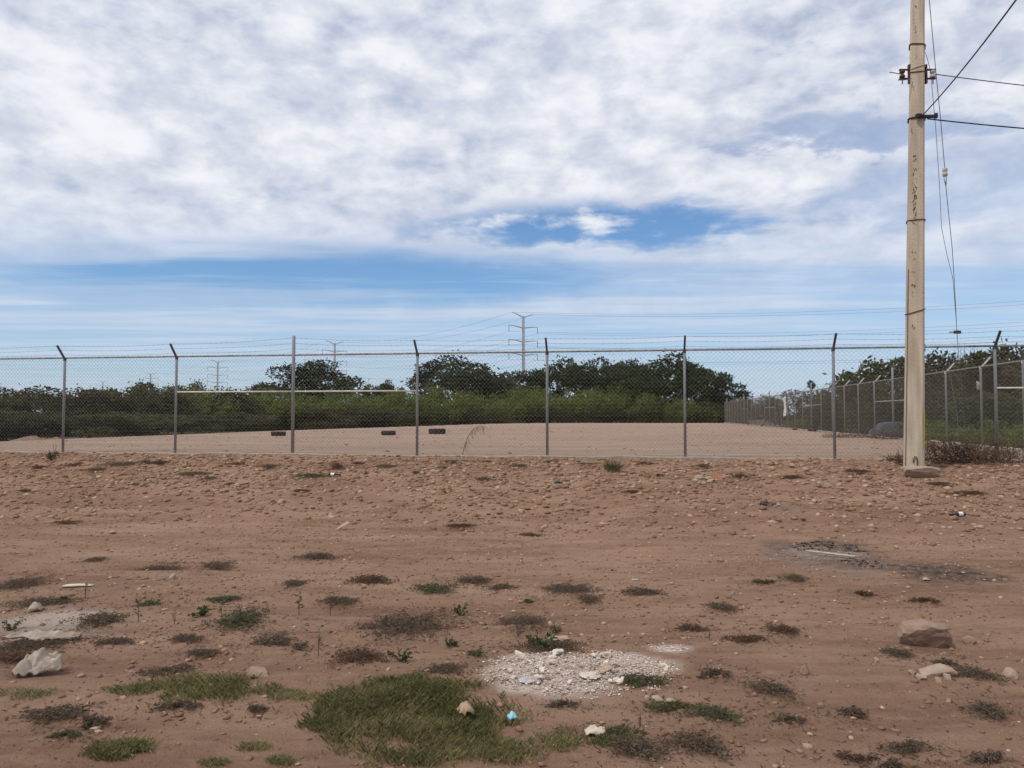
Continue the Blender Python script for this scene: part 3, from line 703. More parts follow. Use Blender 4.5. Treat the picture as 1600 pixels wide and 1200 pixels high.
def plant(kind, name, px0, px1, py_top, Y, label, cat, group=None, depth=None, zb=None, rz=None):
    i = cnt[0]; cnt[0] += 1
    a, b = at(px0, 640, Y), at(px1, 640, Y); cx = (a.x + b.x) / 2; wdt = b.x - a.x
    z0 = H(cx, Y) if zb is None else zb
    hgt = (at((px0 + px1) / 2, py_top, Y).z - z0) * 1.02
    o = empty(name, (cx, Y, z0 - .03), rnd.uniform(0, 6.28) if rz is None else rz); o.scale = (wdt * 1.06, (depth or wdt) * 1.06, hgt)
    if o.scale.x / o.scale.y > 1.5 or o.scale.y / o.scale.x > 1.5: o.rotation_euler.z = rnd.choice([0, math.pi])
    v = CR[kind]; link('crown' if cat == 'tree' else 'foliage', v[i % len(v)], o); link('trunk' if cat == 'tree' else 'stem', TR[i % 3], o)
    return tag(o, label, cat, group)
def behind(px):
    c = (-62, 100, 275, 458, 652, 855, 1070, 1303, 1556, 1850); n = ['the bay past the leafy bush', 'the bay beside the leafy bush', 'the braced bay before the tall post', 'the braced bay after the tall post', 'the bay with the arching stem', 'the bay after the arching stem', 'the bay before the utility pole', 'the utility pole bay', 'the corner bay']
    for i in range(9):
        if c[i] <= px < c[i + 1]: return 'behind ' + n[i]
    return 'behind the bay past the leafy bush'
# trees
plant('dome', 'mesquite_tree', 412, 545, 569, 88, 'dark dome-shaped tree between two pale green thickets, near the thin far pylon', 'tree')
plant('dome', 'mesquite_tree', 642, 792, 561, 96, 'wide dark rounded tree with fine twiggy top left of the steel pole tower', 'tree')
plant('clump', 'small_tree', 585, 616, 596, 110, 'tiny sparse tree showing alone over the mid rail of the fence', 'tree')
lab = 'dark leafy tree in the clumpy row behind the lot'
for (a, b, t, Y) in ((775, 850, 583, 101), (828, 915, 565, 103), (885, 985, 565, 100), (960, 1015, 566, 104), (985, 1095, 557, 98), (1060, 1135, 572, 96), (1090, 1165, 600, 98), (930, 1040, 575, 94)):
    plant('clump', 'leafy_tree', a, b, t, Y, 'dark leafy tree ' + ('with the tallest top ' if t < 560 else 'with a lower top ' if t > 570 else 'with a clumpy top ') + behind((a + b) / 2), 'tree', 'leafy trees behind the lot')
# yellow green thickets
for i, (a, b, t, Y) in enumerate(((255, 360, 608, 66), (330, 440, 612, 72), (400, 520, 613, 76), (480, 590, 613, 80), (560, 665, 612, 82), (640, 740, 607, 84), (705, 800, 616, 86), (780, 880, 607, 90), (850, 960, 611, 91), (930, 1020, 603, 91), (1000, 1080, 622, 92), (1060, 1130, 628, 94), (1100, 1160, 612, 100))):
    plant('broom', 'green_shrub', a, b, t, Y, 'feathery green shrub at the lot edge ' + behind((a + b) / 2), 'shrub', 'feathery green shrubs at the lot edge', depth=6)
# olive scrub on the left, two depths
for i, (a, b, t, Y) in enumerate(((-190, -60, 612, 48), (-90, 30, 612, 50), (-20, 90, 609, 52), (50, 150, 607, 50), (110, 200, 611, 56), (150, 240, 606, 54), (200, 290, 612, 58), (205, 265, 600, 66), (262, 325, 601, 70), (310, 400, 610, 68), (380, 430, 606, 80), (-60, 40, 640, 40), (20, 100, 645, 42), (95, 190, 648, 44), (170, 260, 645, 48), (240, 330, 648, 54), (320, 420, 645, 60), (-260, -150, 610, 46))):
    plant('scrub' if i % 3 else 'brown', 'olive_shrub', a, b, t, Y, ('low front row' if t > 630 else 'taller back row') + ' olive scrub bush ' + behind((a + b) / 2), 'shrub', 'olive scrub bushes left of the lot', depth=5)
for (a, b, t, Y) in ((545, 590, 603, 120), (610, 640, 607, 120), (395, 425, 603, 110)):
    plant('scrub', 'olive_shrub', a, b, t, Y, 'low bush showing far off above the green thicket', 'shrub', 'far bushes above the thicket')
# brown undergrowth at the back, under the shrubs
for i, (a, b, t, Y) in enumerate(((430, 540, 638, 73), (520, 640, 640, 77), (800, 900, 640, 88), (900, 1000, 640, 89), (980, 1090, 632, 92), (1070, 1140, 630, 93), (660, 800, 645, 83))):
    plant('brown', 'brown_shrub', a, b, t, Y, 'brownish bush below the green shrubs ' + behind((a + b) / 2), 'shrub', 'brown bushes behind the lot', depth=3)
# right side, behind the receding fence
for i, (a, b, t, Y) in enumerate(((1345, 1440, 564, 62), (1400, 1500, 555, 56), (1470, 1600, 549, 50), (1560, 1700, 545, 46), (1660, 1800, 548, 42), (1340, 1400, 584, 72), (1290, 1360, 598, 84), (1225, 1300, 612, 96), (1180, 1240, 620, 112), (1440, 1540, 610, 47), (1530, 1640, 612, 41), (1345, 1450, 625, 58), (1610, 1740, 620, 38), (1270, 1350, 622, 78))):
    plant('brown' if i % 2 else 'scrub', 'thorn_tree', a, b, t, Y, ('low dark tree' if t > 605 else 'tall brownish tree') + ' past the receding fence ' + behind((a + b) / 2), 'tree', 'wood behind the receding fence', zb=-.35, depth=7)
for i, (a, b, t, Y) in enumerate(((1430, 1530, 660, 43), (1510, 1610, 658, 37), (1590, 1700, 656, 34), (1330, 1410, 652, 62), (1240, 1340, 650, 80))):
    plant('broom', 'green_undergrowth', a, b, t, Y, 'low green brush at the foot of the wood behind the receding fence', 'shrub', 'low brush behind the receding fence', zb=-.35, depth=3)
plant('bare', 'bare_tree', 1455, 1580, 543, 55, 'grey leafless twiggy tree top rising over the brown wood', 'tree', zb=-.35)
def palm(px, py, Y, wpx, label):
    t = at(px, py, Y); z0 = -.35; o = empty('fan_palm', (t.x, Y, z0)); hgt = t.z - z0; r_ = wpx / 2 * Y / F
    m = MB(); m.tube([(0, 0, 0), (.05, 0, hgt * .5), (0, 0, hgt - r_ * .5)], [.22, .17, .15], 8); m.build('trunk', M['bark'], o)
    rs_ = np.random.RandomState(int(px)); C = []; U = []; B = []
    for k in range(34):
        d = unit(rs_.randn(3) + np.array([0, 0, .35])); st = np.array([0, 0, hgt - r_ * .5]); hub = st + d * r_ * .45
        for j in range(9):
            e = unit(d + .55 * rs_.randn(3)); ln = r_ * .28; C.append(hub + e * ln * .8); U.append(e * ln); B.append(unit(np.cross(e, rs_.randn(3))) * .05)
    link('crown', quads(np.array(C), np.array(U), np.array(B), rs_.rand(len(C)), M['lf_palm'], 'crown'), o)
    tag(o, label, 'palm')
palm(1325, 583, 92, 22, 'bushy fan palm rising above the trees behind the receding fence')
palm(1267, 597, 115, 18, 'smaller distant fan palm where the receding fence meets the sky')

# ------------------------------------------------------------------ transmission line
def tower(p, label, top=35.5, rz=0):
    o = empty('transmission_pole', p, rz); m = MB(); m.tube([(0, 0, -1), (0, 0, top)], [.75, .42], 10); m.build('mast', M['tower'], o)
    tips = []
    for (z, up, ln) in ((top - .6, 1.5, 5.0), (top - 4.2, .7, 6.2), (top - 9.0, .7, 6.2), (top - 13.6, .7, 6.2)):
        for s in (-1, 1):
            m = MB(); m.tube([(0, 0, z), (s * ln * .55, 0, z + up * .75), (s * ln, 0, z + up)], [.22, .16, .08], 5); a = m.build('cross_arm', M['tower'], o); e = Vector((s * ln, 0, z + up))
            if z < top - 1:
                m = MB(); m.tube([e, e - Vector((0, 0, 2.2))], .10, 5); m.build('insulator_string', M['line'], a); tips.append(e - Vector((0, 0, 2.2)))
            else: tips.append(e)
    tag(o, label, 'power pole'); return [Matrix.Translation(p) @ Matrix.Rotation(rz, 4, 'Z') @ t for t in tips]
lz = math.atan2(88, 101)
TP = [((3.9, 265), 'tall grey steel transmission pole with four pairs of arms above the trees'), ((-84, 366), 'thin distant transmission pole above the dome-shaped tree'), ((-188, 494), 'faint distant transmission pole over the green thicket'), ((-299, 640), 'very faint transmission pole above the olive scrub'), ((-423, 800), 'farthest and faintest transmission pole above the olive scrub')]
tips = [tower(Vector((x, y, 0)), lb, 35.5, lz * .9) for ((x, y), lb) in TP]
nxt = [t + Vector((260, -40, 9)) for t in tips[0]]
chain = [nxt] + tips
for q in range(8):
    m = MB()
    for a, b in zip(chain[:-1], chain[1:]):
        pts = []
        for i in range(17):
            t = i / 16; p = a[q].lerp(b[q], t); p.z -= (5.5 if a is nxt else 4.0) * 4 * t * (1 - t); pts.append(p)
        m.tube(pts, .035, 3, cap=False)
    tag(m.build('power_line', M['line']), 'thin high voltage line strung between the far transmission poles', 'power line', 'high voltage lines')

# ------------------------------------------------------------------ parked car
def car():
    c = at(1411, 690, 50); z0 = float(Hs(c.x, 50)); o = empty('parked_car', (c.x, 50, z0), R(-22)); tag(o, 'blue grey hatchback parked beyond the receding fence, half hidden by the pole', 'car')
    # side profile (x forward to the right), roof line
    prof = [(-1.95, .35), (-1.98, .75), (-1.85, .98), (-1.45, 1.36), (-.95, 1.47), (.1, 1.47), (.55, 1.38), (1.0, 1.02), (1.65, .90), (1.95, .72), (1.98, .40), (1.7, .25), (-1.7, .25)]
    m = MB(); n = len(prof); W = .82
    def wid(z): return W if z < .95 else W - (z - .95) * .38
    vs = [Vector((x, -wid(z), z)) for x, z in prof] + [Vector((x, -wid(z) * .9, z + .012 * (z > .5))) for x, z in prof] + [Vector((x, wid(z) * .9, z + .012 * (z > .5))) for x, z in prof] + [Vector((x, wid(z), z)) for x, z in prof]
    fs = [tuple(range(n))] + [tuple(3 * n + i for i in range(n))[::-1]]
    for r_ in range(3): fs += [(r_ * n + i, (r_ + 1) * n + i, (r_ + 1) * n + (i + 1) % n, r_ * n + (i + 1) % n) for i in range(n)]
    m.add(vs, fs); m.build('body', M['carpaint'], o)
    for sy in (-1, 1):
        for (x0, x1, x2, x3) in ((-1.42, -.62, -.62, -1.12), (-.54, .30, .22, -.54), (.38, .88, .50, .30)):
            w0, w1 = wid(1.0) + .008, wid(1.36) + .008; m = MB(); m.add([(x0, sy * w0, 1.0), (x1, sy * w0, 1.0), (x2, sy * w1, 1.36), (x3, sy * w1, 1.36)], [(0, 1, 2, 3)]); m.build('side_window', M['carglass'], o)
        for x in (-1.25, 1.25):
            m = MB(); m.lathe([(.20, -.09), (.31, -.09), (.31, .09), (.20, .09)], 18, Matrix.Translation((x, sy * .75, .31)) @ Matrix.Rotation(R(90), 4, 'X')); wh = m.build('wheel', M['rubber'], o)
            m = MB(); m.lathe([(.02, -.10), (.19, -.10), (.19, .10), (.02, .10)], 14, Matrix.Translation((x, sy * .75, .31)) @ Matrix.Rotation(R(90), 4, 'X')); m.build('rim', M['galv'], wh)
        m = MB(); m.lathe([(.02, -.05), (.10, -.02), (.10, .05), (.02, .08)], 10, Matrix.Translation((1.90, sy * .6, .72)) @ Matrix.Rotation(R(80), 4, 'Y')); m.build('headlight', M['lamp'], o)
        m = MB(); m.box((.62, sy * .9, 1.02), (.1, .14, .1)); m.build('door_mirror', M['carpaint'], o)
    m = MB(); m.add([(.62, -.6, 1.362), (1.0, -.68, 1.05), (1.0, .68, 1.05), (.62, .6, 1.362)], [(0, 1, 2, 3)]); m.build('windscreen', M['carglass'], o)
    m = MB(); m.add([(-1.86, -.62, 1.02), (-1.5, -.56, 1.345), (-1.5, .56, 1.345), (-1.86, .62, 1.02)], [(0, 1, 2, 3)]); m.build('rear_window', M['carglass'], o)
car()

# ------------------------------------------------------------------ tyres in the lot
def tyre(px, py, wpx, label, tilt=0):
    c = ground_at(px, py); r_ = wpx / 2 * c.y / F; o = empty('tyre', c, rnd.uniform(0, 6)); o.rotation_euler.x = tilt
    m = MB(); w_ = r_ * .52
    m.lathe([(r_ * .58, 0), (r_ * .9, 0), (r_, w_ * .25), (r_, w_ * .75), (r_ * .97, w_), (r_ * .62, w_), (r_ * .56, w_ * .8), (r_ * .56, w_ * .2)], 26); 
    b = len(m.f); m.f = m.f[:-2]; n = 26; m.f += [(k, (k + 1) % n, 7 * n + (k + 1) % n, 7 * n + k) for k in range(n)]
    m.build('casing', M['rubber'], o, True)
    t = MB()
    for k in range(26):
        a = 6.283 * k / 26; t.box((math.cos(a) * (r_ + .006), math.sin(a) * (r_ + .006), w_ * (.3 if k % 2 else .7)), (.03, r_ * .16, w_ * .5), Matrix.Rotation(a, 3, 'Z'))
    t.build('tread', M['rubber'], o)
    # second wall ring height to look like a fat tyre lying flat
    o.scale = (1, 1, 1.25); tag(o, label, 'tyre')
tyre(435, 681, 21, 'worn tyre lying flat near the rubble, left of the tall fence post')
tyre(607, 680, 21, 'thick dark tyre lying flat with a stub at its side, between the other two')
tyre(683, 678, 25, 'wide flat tyre lying right of the slanted-arm post')

# ------------------------------------------------------------------ weeds
def weed_mesh(seed, mt, rad, n, hgt=.03):
    r_ = np.random.RandomState(seed); k = 9; a0 = r_.rand(k) * 6.283; l0 = .45 + .6 * r_.rand(k)
    C = []; U = []; B = []
    nrun = 26
    while len(C) < n:
        a = r_.rand() * 6.283; p = np.array([r_.randn() * .22, r_.randn() * .22]); stp = .05; L_ = r_.uniform(.25, 1.0) * (1.25 if r_.rand() < .2 else .8); t = 0; dens = r_.uniform(1.5, 5)
        while t < L_ and len(C) < n:
            a += r_.randn() * .28; p = p + stp * np.array([math.cos(a), math.sin(a)]); t += stp
            for _ in range(r_.poisson(dens * (1.15 - t / L_ * .8))):
                if len(C) >= n: break
                q = p + r_.randn(2) * .045; d = np.array([math.cos(a), math.sin(a), 0]) * .7 + r_.randn(3) * np.array([.8, .8, .4]); d /= np.linalg.norm(d)
                C.append(np.array([q[0] * rad, q[1] * rad, .003 + hgt * r_.rand() ** 1.3 * (1.1 - .8 * t / L_)])); ln = r_.uniform(.005, .019); U.append(d * ln); B.append(unit(np.cross(d, r_.randn(3))) * r_.uniform(.0016, .0046))
    return quads(np.array(C), np.array(U), np.array(B), r_.rand(n), mt, 'weed_mat')
WM = {}
for key, mt in (('d', M['weed_d']), ('g', M['weed_g']), ('r', M['weed_r'])):
    WM[key] = [(.10, weed_mesh(1, mt, .10, 420, .02)), (.12, weed_mesh(5, mt, .12, 480, .02)), (.22, weed_mesh(2, mt, .22, 1400, .028)), (.24, weed_mesh(3, mt, .24, 1600, .032)), (.26, weed_mesh(6, mt, .26, 1700, .03)), (.42, weed_mesh(4, mt, .42, 3800, .035))]
tone_name = {'d': 'grey brown', 'g': 'dull green', 'r': 'rusty brown'}
weeds = [(60, 731, 30, 7, 'r'), (150, 735, 40, 8, 'd'), (420, 729, 34, 8, 'd'), (560, 725, 26, 7, 'r'), (705, 723, 30, 8, 'd'), (812, 729, 30, 7, 'd'), (862, 723, 24, 7, 'r'), (1010, 725, 30, 8, 'r'), (1100, 729, 26, 8, 'd'), (1240, 747, 40, 9, 'r'), (1340, 737, 44, 9, 'r'), (470, 768, 30, 6, 'r'), (990, 770, 34, 6, 'r'), (195, 726, 62, 14, 'd'), (247, 724, 30, 14, 'r'), (370, 726, 24, 9, 'd'), (305, 741, 52, 9, 'd'), (331, 748, 28, 8, 'd'), (360, 758, 22, 6, 'd'), (490, 745, 62, 11, 'g'), (607, 729, 42, 14, 'd'), (572, 741, 11, 9, 'g'), (690, 731, 18, 8, 'g'), (650, 740, 14, 8, 'g'), (915, 726, 26, 8, 'd'), (1030, 744, 15, 7, 'd'), (760, 722, 22, 8, 'r'), (1157, 747, 30, 14, 'd'), (118, 728, 30, 6, 'r'), (40, 768, 22, 6, 'd'), (212, 758, 12, 7, 'g'), (755, 750, 30, 7, 'd'), (695, 770, 12, 5, 'd'),
 (148, 876, 36, 6, 'd'), (255, 890, 78, 20, 'd'), (337, 885, 54, 16, 'd'), (35, 914, 78, 18, 'd'), (75, 944, 115, 24, 'd'), (462, 913, 44, 10, 'd'), (583, 909, 74, 14, 'r'), (675, 922, 72, 16, 'g'), (743, 909, 62, 16, 'd'), (785, 920, 42, 10, 'd'), (893, 923, 92, 18, 'd'), (918, 938, 44, 16, 'd'), (1005, 928, 68, 14, 'd'), (528, 943, 68, 18, 'd'), (350, 939, 50, 12, 'g'), (232, 946, 42, 12, 'g'), (1125, 951, 48, 12, 'd'), (825, 941, 20, 8, 'g'), (160, 972, 84, 22, 'd'), (380, 972, 96, 36, 'g'), (290, 1000, 62, 10, 'd'), (640, 980, 158, 44, 'd'), (815, 976, 92, 30, 'd'), (430, 1004, 74, 38, 'd'), (565, 1029, 92, 26, 'r'), (320, 1023, 62, 12, 'd'), (745, 1024, 32, 12, 'g'), (695, 1049, 62, 20, 'd'), (860, 1013, 120, 14, 'd'),
 (1120, 1054, 52, 20, 'd'), (1205, 1078, 68, 34, 'd'), (1120, 1120, 96, 22, 'g'), (1052, 1108, 70, 16, 'g'), (885, 1104, 44, 14, 'd'), (970, 1148, 74, 20, 'g'), (990, 1172, 120, 40, 'd'), (1095, 1168, 120, 46, 'd'), (1335, 1118, 48, 18, 'd'), (1240, 1128, 46, 12, 'd'), (1540, 1112, 66, 30, 'd'), (1405, 1024, 56, 12, 'd'), (1525, 1056, 84, 16, 'd'), (1415, 1171, 78, 18, 'd'), (1330, 1187, 54, 14, 'r'), (1540, 1191, 64, 14, 'd'), (1395, 1198, 46, 14, 'd'), (85, 1120, 120, 32, 'd'), (145, 1132, 54, 24, 'd'), (110, 1152, 46, 14, 'g'), (260, 1051, 76, 14, 'd'), (1225, 986, 54, 16, 'r'), (1450, 941, 40, 7, 'r'), (1350, 930, 34, 7, 'r'), (290, 1106, 64, 12, 'd'), (400, 1112, 38, 20, 'd'), (1000, 1068, 90, 16, 'g'), (60, 1010, 130, 14, 'd'), (30, 1030, 80, 14, 'r'), (1080, 985, 60, 10, 'r'), (1165, 1000, 60, 12, 'r'), (720, 824, 50, 9, 'r'), (500, 872, 66, 8, 'd'), (830, 838, 40, 8, 'r'), (1190, 912, 34, 6, 'r'), (1510, 772, 60, 10, 'r'), (1470, 758, 50, 8, 'r'), (100, 818, 40, 5, 'r'), (1240, 905, 40, 6, 'd'), (470, 1012, 30, 10, 'd'), (180, 1006, 60, 8, 'd'), (1480, 1040, 40, 8, 'd')]
marks = {'the large rock': (1443, 1000), 'the concrete chunk': (1458, 1052), 'the plaster heap': (905, 1048), 'the thick grass': (660, 1130), 'the ash patch': (80, 975), 'the white bag': (58, 1050), 'the burnt patch': (1290, 865), 'the soot stain': (1470, 893), 'the orange tile': (1121, 750), 'the dark bottle': (523, 743), 'the brown bottle': (1496, 806), 'the utility pole': (1424, 735), 'the whitish stones': (1030, 1097), 'the flat stone': (400, 1052), 'the pale board': (123, 917), 'the cardboard triangle': (535, 828), 'the tall post': (458, 712), 'the leafy bush': (82, 715), 'the wrapper': (930, 1150), 'the grass strip': (330, 1075), 'the green scrap': (872, 754), 'the arching stem': (725, 705), 'the lower grass tuft': (200, 1178)}
def weed_label(px, py, wp, hp, key):
    ds = sorted((math.hypot((px - x) * .8, (py - y) * 1.8), n) for n, (x, y) in marks.items())
    c = ground_at(px, py); wm_ = wp * c.y / F; size = 'tiny' if wm_ < .22 else ('small' if wm_ < .38 else ('broad' if wm_ < .6 else 'very broad'))
    if ds[0][0] < 95: return f'{size} {tone_name[key]} weed mat beside {ds[0][1]}'
    return f'{size} {tone_name[key]} weed mat between {ds[0][1]} and {ds[1][1]}'
wspots = []
for i, (px, py, wp, hp, key) in enumerate(weeds):
    c = ground_at(px, py); r_ = wp / 2 * c.y / F * 1.45; e0 = ground_at(px, py + hp / 2); e1 = ground_at(px, py - hp / 2); ry = min(max((e1 - e0).length / 2 * 1.25, r_ * .5), r_ * 1.3)
    j = min(range(6), key=lambda q: abs(math.log(WM[key][q][0] / r_)) + .25 * ((i * 7 + q * 3) % 5) / 4); base, me = WM[key][j]
    zone = 'on the stony bank under the fence' if py < 800 else ('on the dirt track' if py < 1000 else 'on the bare soil around the grass')
    o = link('weed_patch', me); o.location = c + Vector((0, 0, .002)); o.scale = (r_ / base, ry / base, min(1.3, max(.8, r_ / base)))
    o.rotation_euler.z = rnd.choice([0, math.pi]) + rnd.uniform(-.45, .45)
    wspots.append((c.x, c.y, r_, ry)); tag(o, weed_label(px, py, wp, hp, key), 'weed', 'weed mats on the soil')
# dead grass tufts
def tuft_mesh(seed, mt, n, hgt, spread):
    r_ = np.random.RandomState(seed); d = unit(np.stack([r_.randn(n) * spread, r_.randn(n) * spread, np.ones(n)], -1)); ln = hgt * (.4 + .6 * r_.rand(n, 1)) / 2
    base = np.stack([r_.randn(n) * hgt * .28, r_.randn(n) * hgt * .28, np.zeros(n)], -1)
    return quads(base + d * ln, d * ln, unit(np.cross(d, r_.randn(n, 3))) * .004, r_.rand(n), mt, 'blades')
TF = tuft_mesh(3, M['weed_r'], 160, .22, .7); TG = tuft_mesh(4, M['weed_g'], 260, .26, .8)
for (px, py, me, s, lb) in ((527, 735, TF, 1.0, 'rust brown dry tuft beside the bottle on the bank'), (957, 737, TG, 1.15, 'dull green bushy tuft below the fence'), (250, 727, TF, .8, 'small rust brown tuft on the crest of the bank'), (1157, 748, TF, .8, 'dark dry tuft beside the pale rubble'), (1275, 674, TF, 2.4, 'grey dry weed standing at the receding fence behind a post'), (228, 725, TG, .6, 'small green tuft at the kerb on the crest of the bank')):
    o = link('dry_tuft', me); o.location = ground_at(px, py); o.scale = (s, s, s); tag(o, lb, 'weed')
# upright seedlings and leafy plants
def seedling(px, py, hpx, label, mt, group=None, leaves=9):
    c = ground_at(px, py); hgt = hpx * c.y / F; rr = random.Random(int(px)); o = empty('seedling', c, rr.uniform(0, 6)); m = MB(); tip = Vector((rr.uniform(-.1, .1) * hgt, 0, hgt)); m.tube([(0, 0, -.01), tip * .5 + Vector((.01, 0, 0)), tip], [.0035, .003, .0015], 4); m.build('stem', M['twig'], o)
    C = []; U = []; B = []; r_ = np.random.RandomState(int(px))
    for i in range(leaves * 3):
        t = r_.uniform(.3, 1); d = unit(r_.randn(3) + np.array([0, 0, .3])); ln = hgt * r_.uniform(.05, .12); C.append(np.array(tip * t) + d * ln * 1.3); U.append(d * ln); B.append(unit(np.cross(d, r_.randn(3))) * ln * .35)
    link('leaf_spray', quads(np.array(C), np.array(U), np.array(B), r_.rand(len(C)), mt, 'leaf_spray'), o); tag(o, label, 'weed', group)
for (px, py, h) in ((134, 936, 24), (216, 972, 34), (467, 962, 34), (516, 962, 30), (497, 1026, 44), (345, 985, 44), (1110, 1000, 14), (375, 975, 30), (272, 976, 22), (1000, 1140, 22)):
    seedling(px, py, h, 'thin upright dry seedling with few leaves standing on the soil', M['weed_g'], 'upright dry seedlings')
def leafy(px, py, wpx, hpx, label, mt='plant', n=60, group=None):
    c = ground_at(px, py); w_ = wpx / 2 * c.y / F; h_ = hpx * c.y / F; r_ = np.random.RandomState(int(px)); o = empty('leafy_plant', c); C = []; U = []; B = []; m = MB()
    for k in range(7):
        a = r_.rand() * 6.283; q = w_ * r_.uniform(.3, 1); tip = Vector((math.cos(a) * q, math.sin(a) * q, h_ * r_.uniform(.4, 1))); m.tube([(0, 0, -.01), tip * .5 + Vector((0, 0, h_ * .1)), tip], .003, 3)
        for j in range(n // 7):
            t = r_.uniform(.35, 1.05); d = unit(r_.randn(3) + np.array([0, 0, .2])); ln = max(.010, .16 * w_) * r_.uniform(.6, 1.2); C.append(np.array(tip * t) + d * ln); U.append(d * ln); B.append(unit(np.cross(d, r_.randn(3))) * ln * .45)
    m.build('stem', M['twig'], o); link('leaves', quads(np.array(C), np.array(U), np.array(B), r_.rand(len(C)), M[mt], 'leaves'), o); tag(o, label, 'plant', group)
leafy(82, 722, 24, 17, 'grey green leafy bush at the fence post on the crest', n=180)
leafy(86, 722, 8, 36, 'tall green leafy stalk rising from the bush at the fence post', n=60)
for (px, py, wp, hp) in ((312, 964, 44, 14), (720, 962, 34, 16), (626, 1034, 42, 18), (700, 1010, 22, 14), (845, 1016, 60, 24), (870, 990, 26, 12), (100, 940, 20, 10), (710, 1010, 10, 8), (20, 985, 30, 16)):
    leafy(px, py, wp, hp, 'small fresh green leafy weed on the dirt', n=110, group='fresh green weeds')
# drooping stem behind the fence
bs = at(722, 712, 17.6); bs.z = H(bs.x, 17.6); o = empty('drooping_branch', bs); pts = [Vector((0, 0, 0)), Vector((.05, 0, .2)), Vector((.12, 0, .42)), Vector((.25, 0, .6)), Vector((.40, 0, .68)), Vector((.52, 0, .66))]
m = MB(); m.tube(pts, [.009, .008, .007, .005, .004, .002], 5); m.build('stem', M['grey_twig'], o); m = MB(); rr = random.Random(2)
for i in range(60):
    t = rr.uniform(.25, 1) * 4.9; k = int(t); p = pts[k].lerp(pts[min(k + 1, 5)], t - k); m.tube([p, p + Vector((rr.uniform(-.03, .07), rr.uniform(-.08, .08), -rr.uniform(.05, .22)))], .0022, 3, cap=False)
m.build('twig', M['grey_twig'], o); tag(o, 'thin arching bare stem with drooping twigs behind the fence wire', 'branch')
# dead brush by the pole and kerb
def brush(px, py, wpx, hgt, label, seed, n=260, Y=None):
    c = ground_at(px, py); w_ = wpx / 2 * c.y / F; rr = random.Random(seed); o = empty('dead_brush', c); m = MB()
    for i in range(n):
        a = Vector((rr.uniform(-w_, w_), rr.uniform(-.45, .45), rr.uniform(0, hgt * .55))); d = Vector((rr.uniform(-1, 1), rr.uniform(-1, 1), rr.uniform(-.1, 1.6))).normalized() * rr.uniform(.08, .34)
        m.tube([a, a + d * .5 + Vector((0, 0, .02)), a + d], [.005, .004, .002], 3, cap=False)
    m.build('twig_tangle', M['twig'], o); r_ = np.random.RandomState(seed); k = n * 5
    C = np.stack([r_.uniform(-w_, w_, k), r_.uniform(-.5, .5, k), hgt * r_.rand(k) ** 1.6], -1); d = unit(r_.randn(k, 3)); link('dry_leaves', quads(C, d * .028, unit(np.cross(d, r_.randn(k, 3))) * .012, r_.rand(k), M['weed_r'], 'dry_leaves'), o); tag(o, label, 'brush')
brush(1474, 722, 74, .48, 'tangle of dead brown brush right beside the utility pole', 1)
brush(1545, 722, 84, .36, 'low tangle of dead brush in front of the corner kerb', 2)
brush(1412, 726, 26, .15, 'small dead brush at the left foot of the utility pole', 3, 90)
brush(1395, 686, 60, .35, 'dry brown weeds inside the receding fence in front of the car', 4, 200)
brush(1330, 684, 80, .14, 'strip of dark dry sticks inside the receding fence left of the car', 5, 160)

# ------------------------------------------------------------------ grass (uncountable)
def grass(areas, name, label):
    Vs = []; Ts = []
    for (px, py, wp, hp, n, hg, dry, seed) in areas:
        r_0 = np.random.RandomState(seed + 5); x, y, q = in_px(px, py, wp * 1.15, hp * 1.15, int(n * 2.0), seed, 2.6); k = fbm(x * 7, y * 7, 4) * 1.4 + .8 * q > r_0.rand(len(x)) * .5 - .06; x, y, q = x[k], y[k], q[k]; n2 = len(x); r_ = np.random.RandomState(seed + 1)
        a = r_.rand(n2) * 6.283; h = hg * (.35 + .65 * r_.rand(n2)) * (.5 + .5 * np.minimum(1, q * 3)); ln = h * r_.uniform(.3, 1.15, n2)
        b = np.stack([x, y, Hs(x, y) + Hd(x, y) - .004], -1); dx, dy = np.cos(a), np.sin(a); wv = np.stack([-dy, dx, 0 * dx], -1) * r_.uniform(.0006, .0013, n2)[:, None]
        mid = b + np.stack([dx * ln * .35, dy * ln * .35, h * .6], -1); tip = b + np.stack([dx * ln, dy * ln, h], -1)
        Vs.append(np.stack([b - wv, b + wv, mid + wv * .8, tip, mid - wv * .8], 1).reshape(-1, 3)); Ts.append(np.repeat(np.clip(.75 * r_.rand(n2) ** 1.5 + dry * r_.rand(n2) + 1.1 * fbm(x * 5 + 3, y * 5, 3), 0, 1), 5))
    V = np.concatenate(Vs); tag(link(name, np_mesh(name, V, np.arange(len(V)).reshape(-1, 5), M['grass'], {'tone': np.concatenate(Ts)})), label, 'grass', kind='stuff')
grass([(660, 1120, 370, 120, 12000, .062, .35, 1), (720, 1165, 340, 80, 8000, .05, .4, 2), (610, 1085, 260, 50, 4500, .06, .2, 3), (530, 1120, 110, 60, 2500, .06, .3, 12)], 'grass', 'thick green grass clump in the foreground with litter in it')
grass([(330, 1075, 260, 44, 4200, .045, .45, 4), (450, 1085, 120, 30, 1400, .04, .5, 15), (210, 1080, 110, 18, 1200, .04, .35, 5), (200, 1178, 130, 36, 2600, .055, .3, 6), (430, 1190, 70, 20, 900, .04, .4, 7), (40, 1085, 120, 24, 1000, .03, .4, 8), (960, 1155, 110, 30, 1200, .035, .3, 9), (400, 1170, 60, 14, 400, .03, .4, 10), (330, 1195, 60, 14, 400, .03, .4, 11), (1045, 1108, 90, 18, 900, .03, .1, 13), (870, 1160, 100, 50, 1200, .03, .4, 14)], 'grass', 'thin sparse grass strips on the soil around the thick clump')

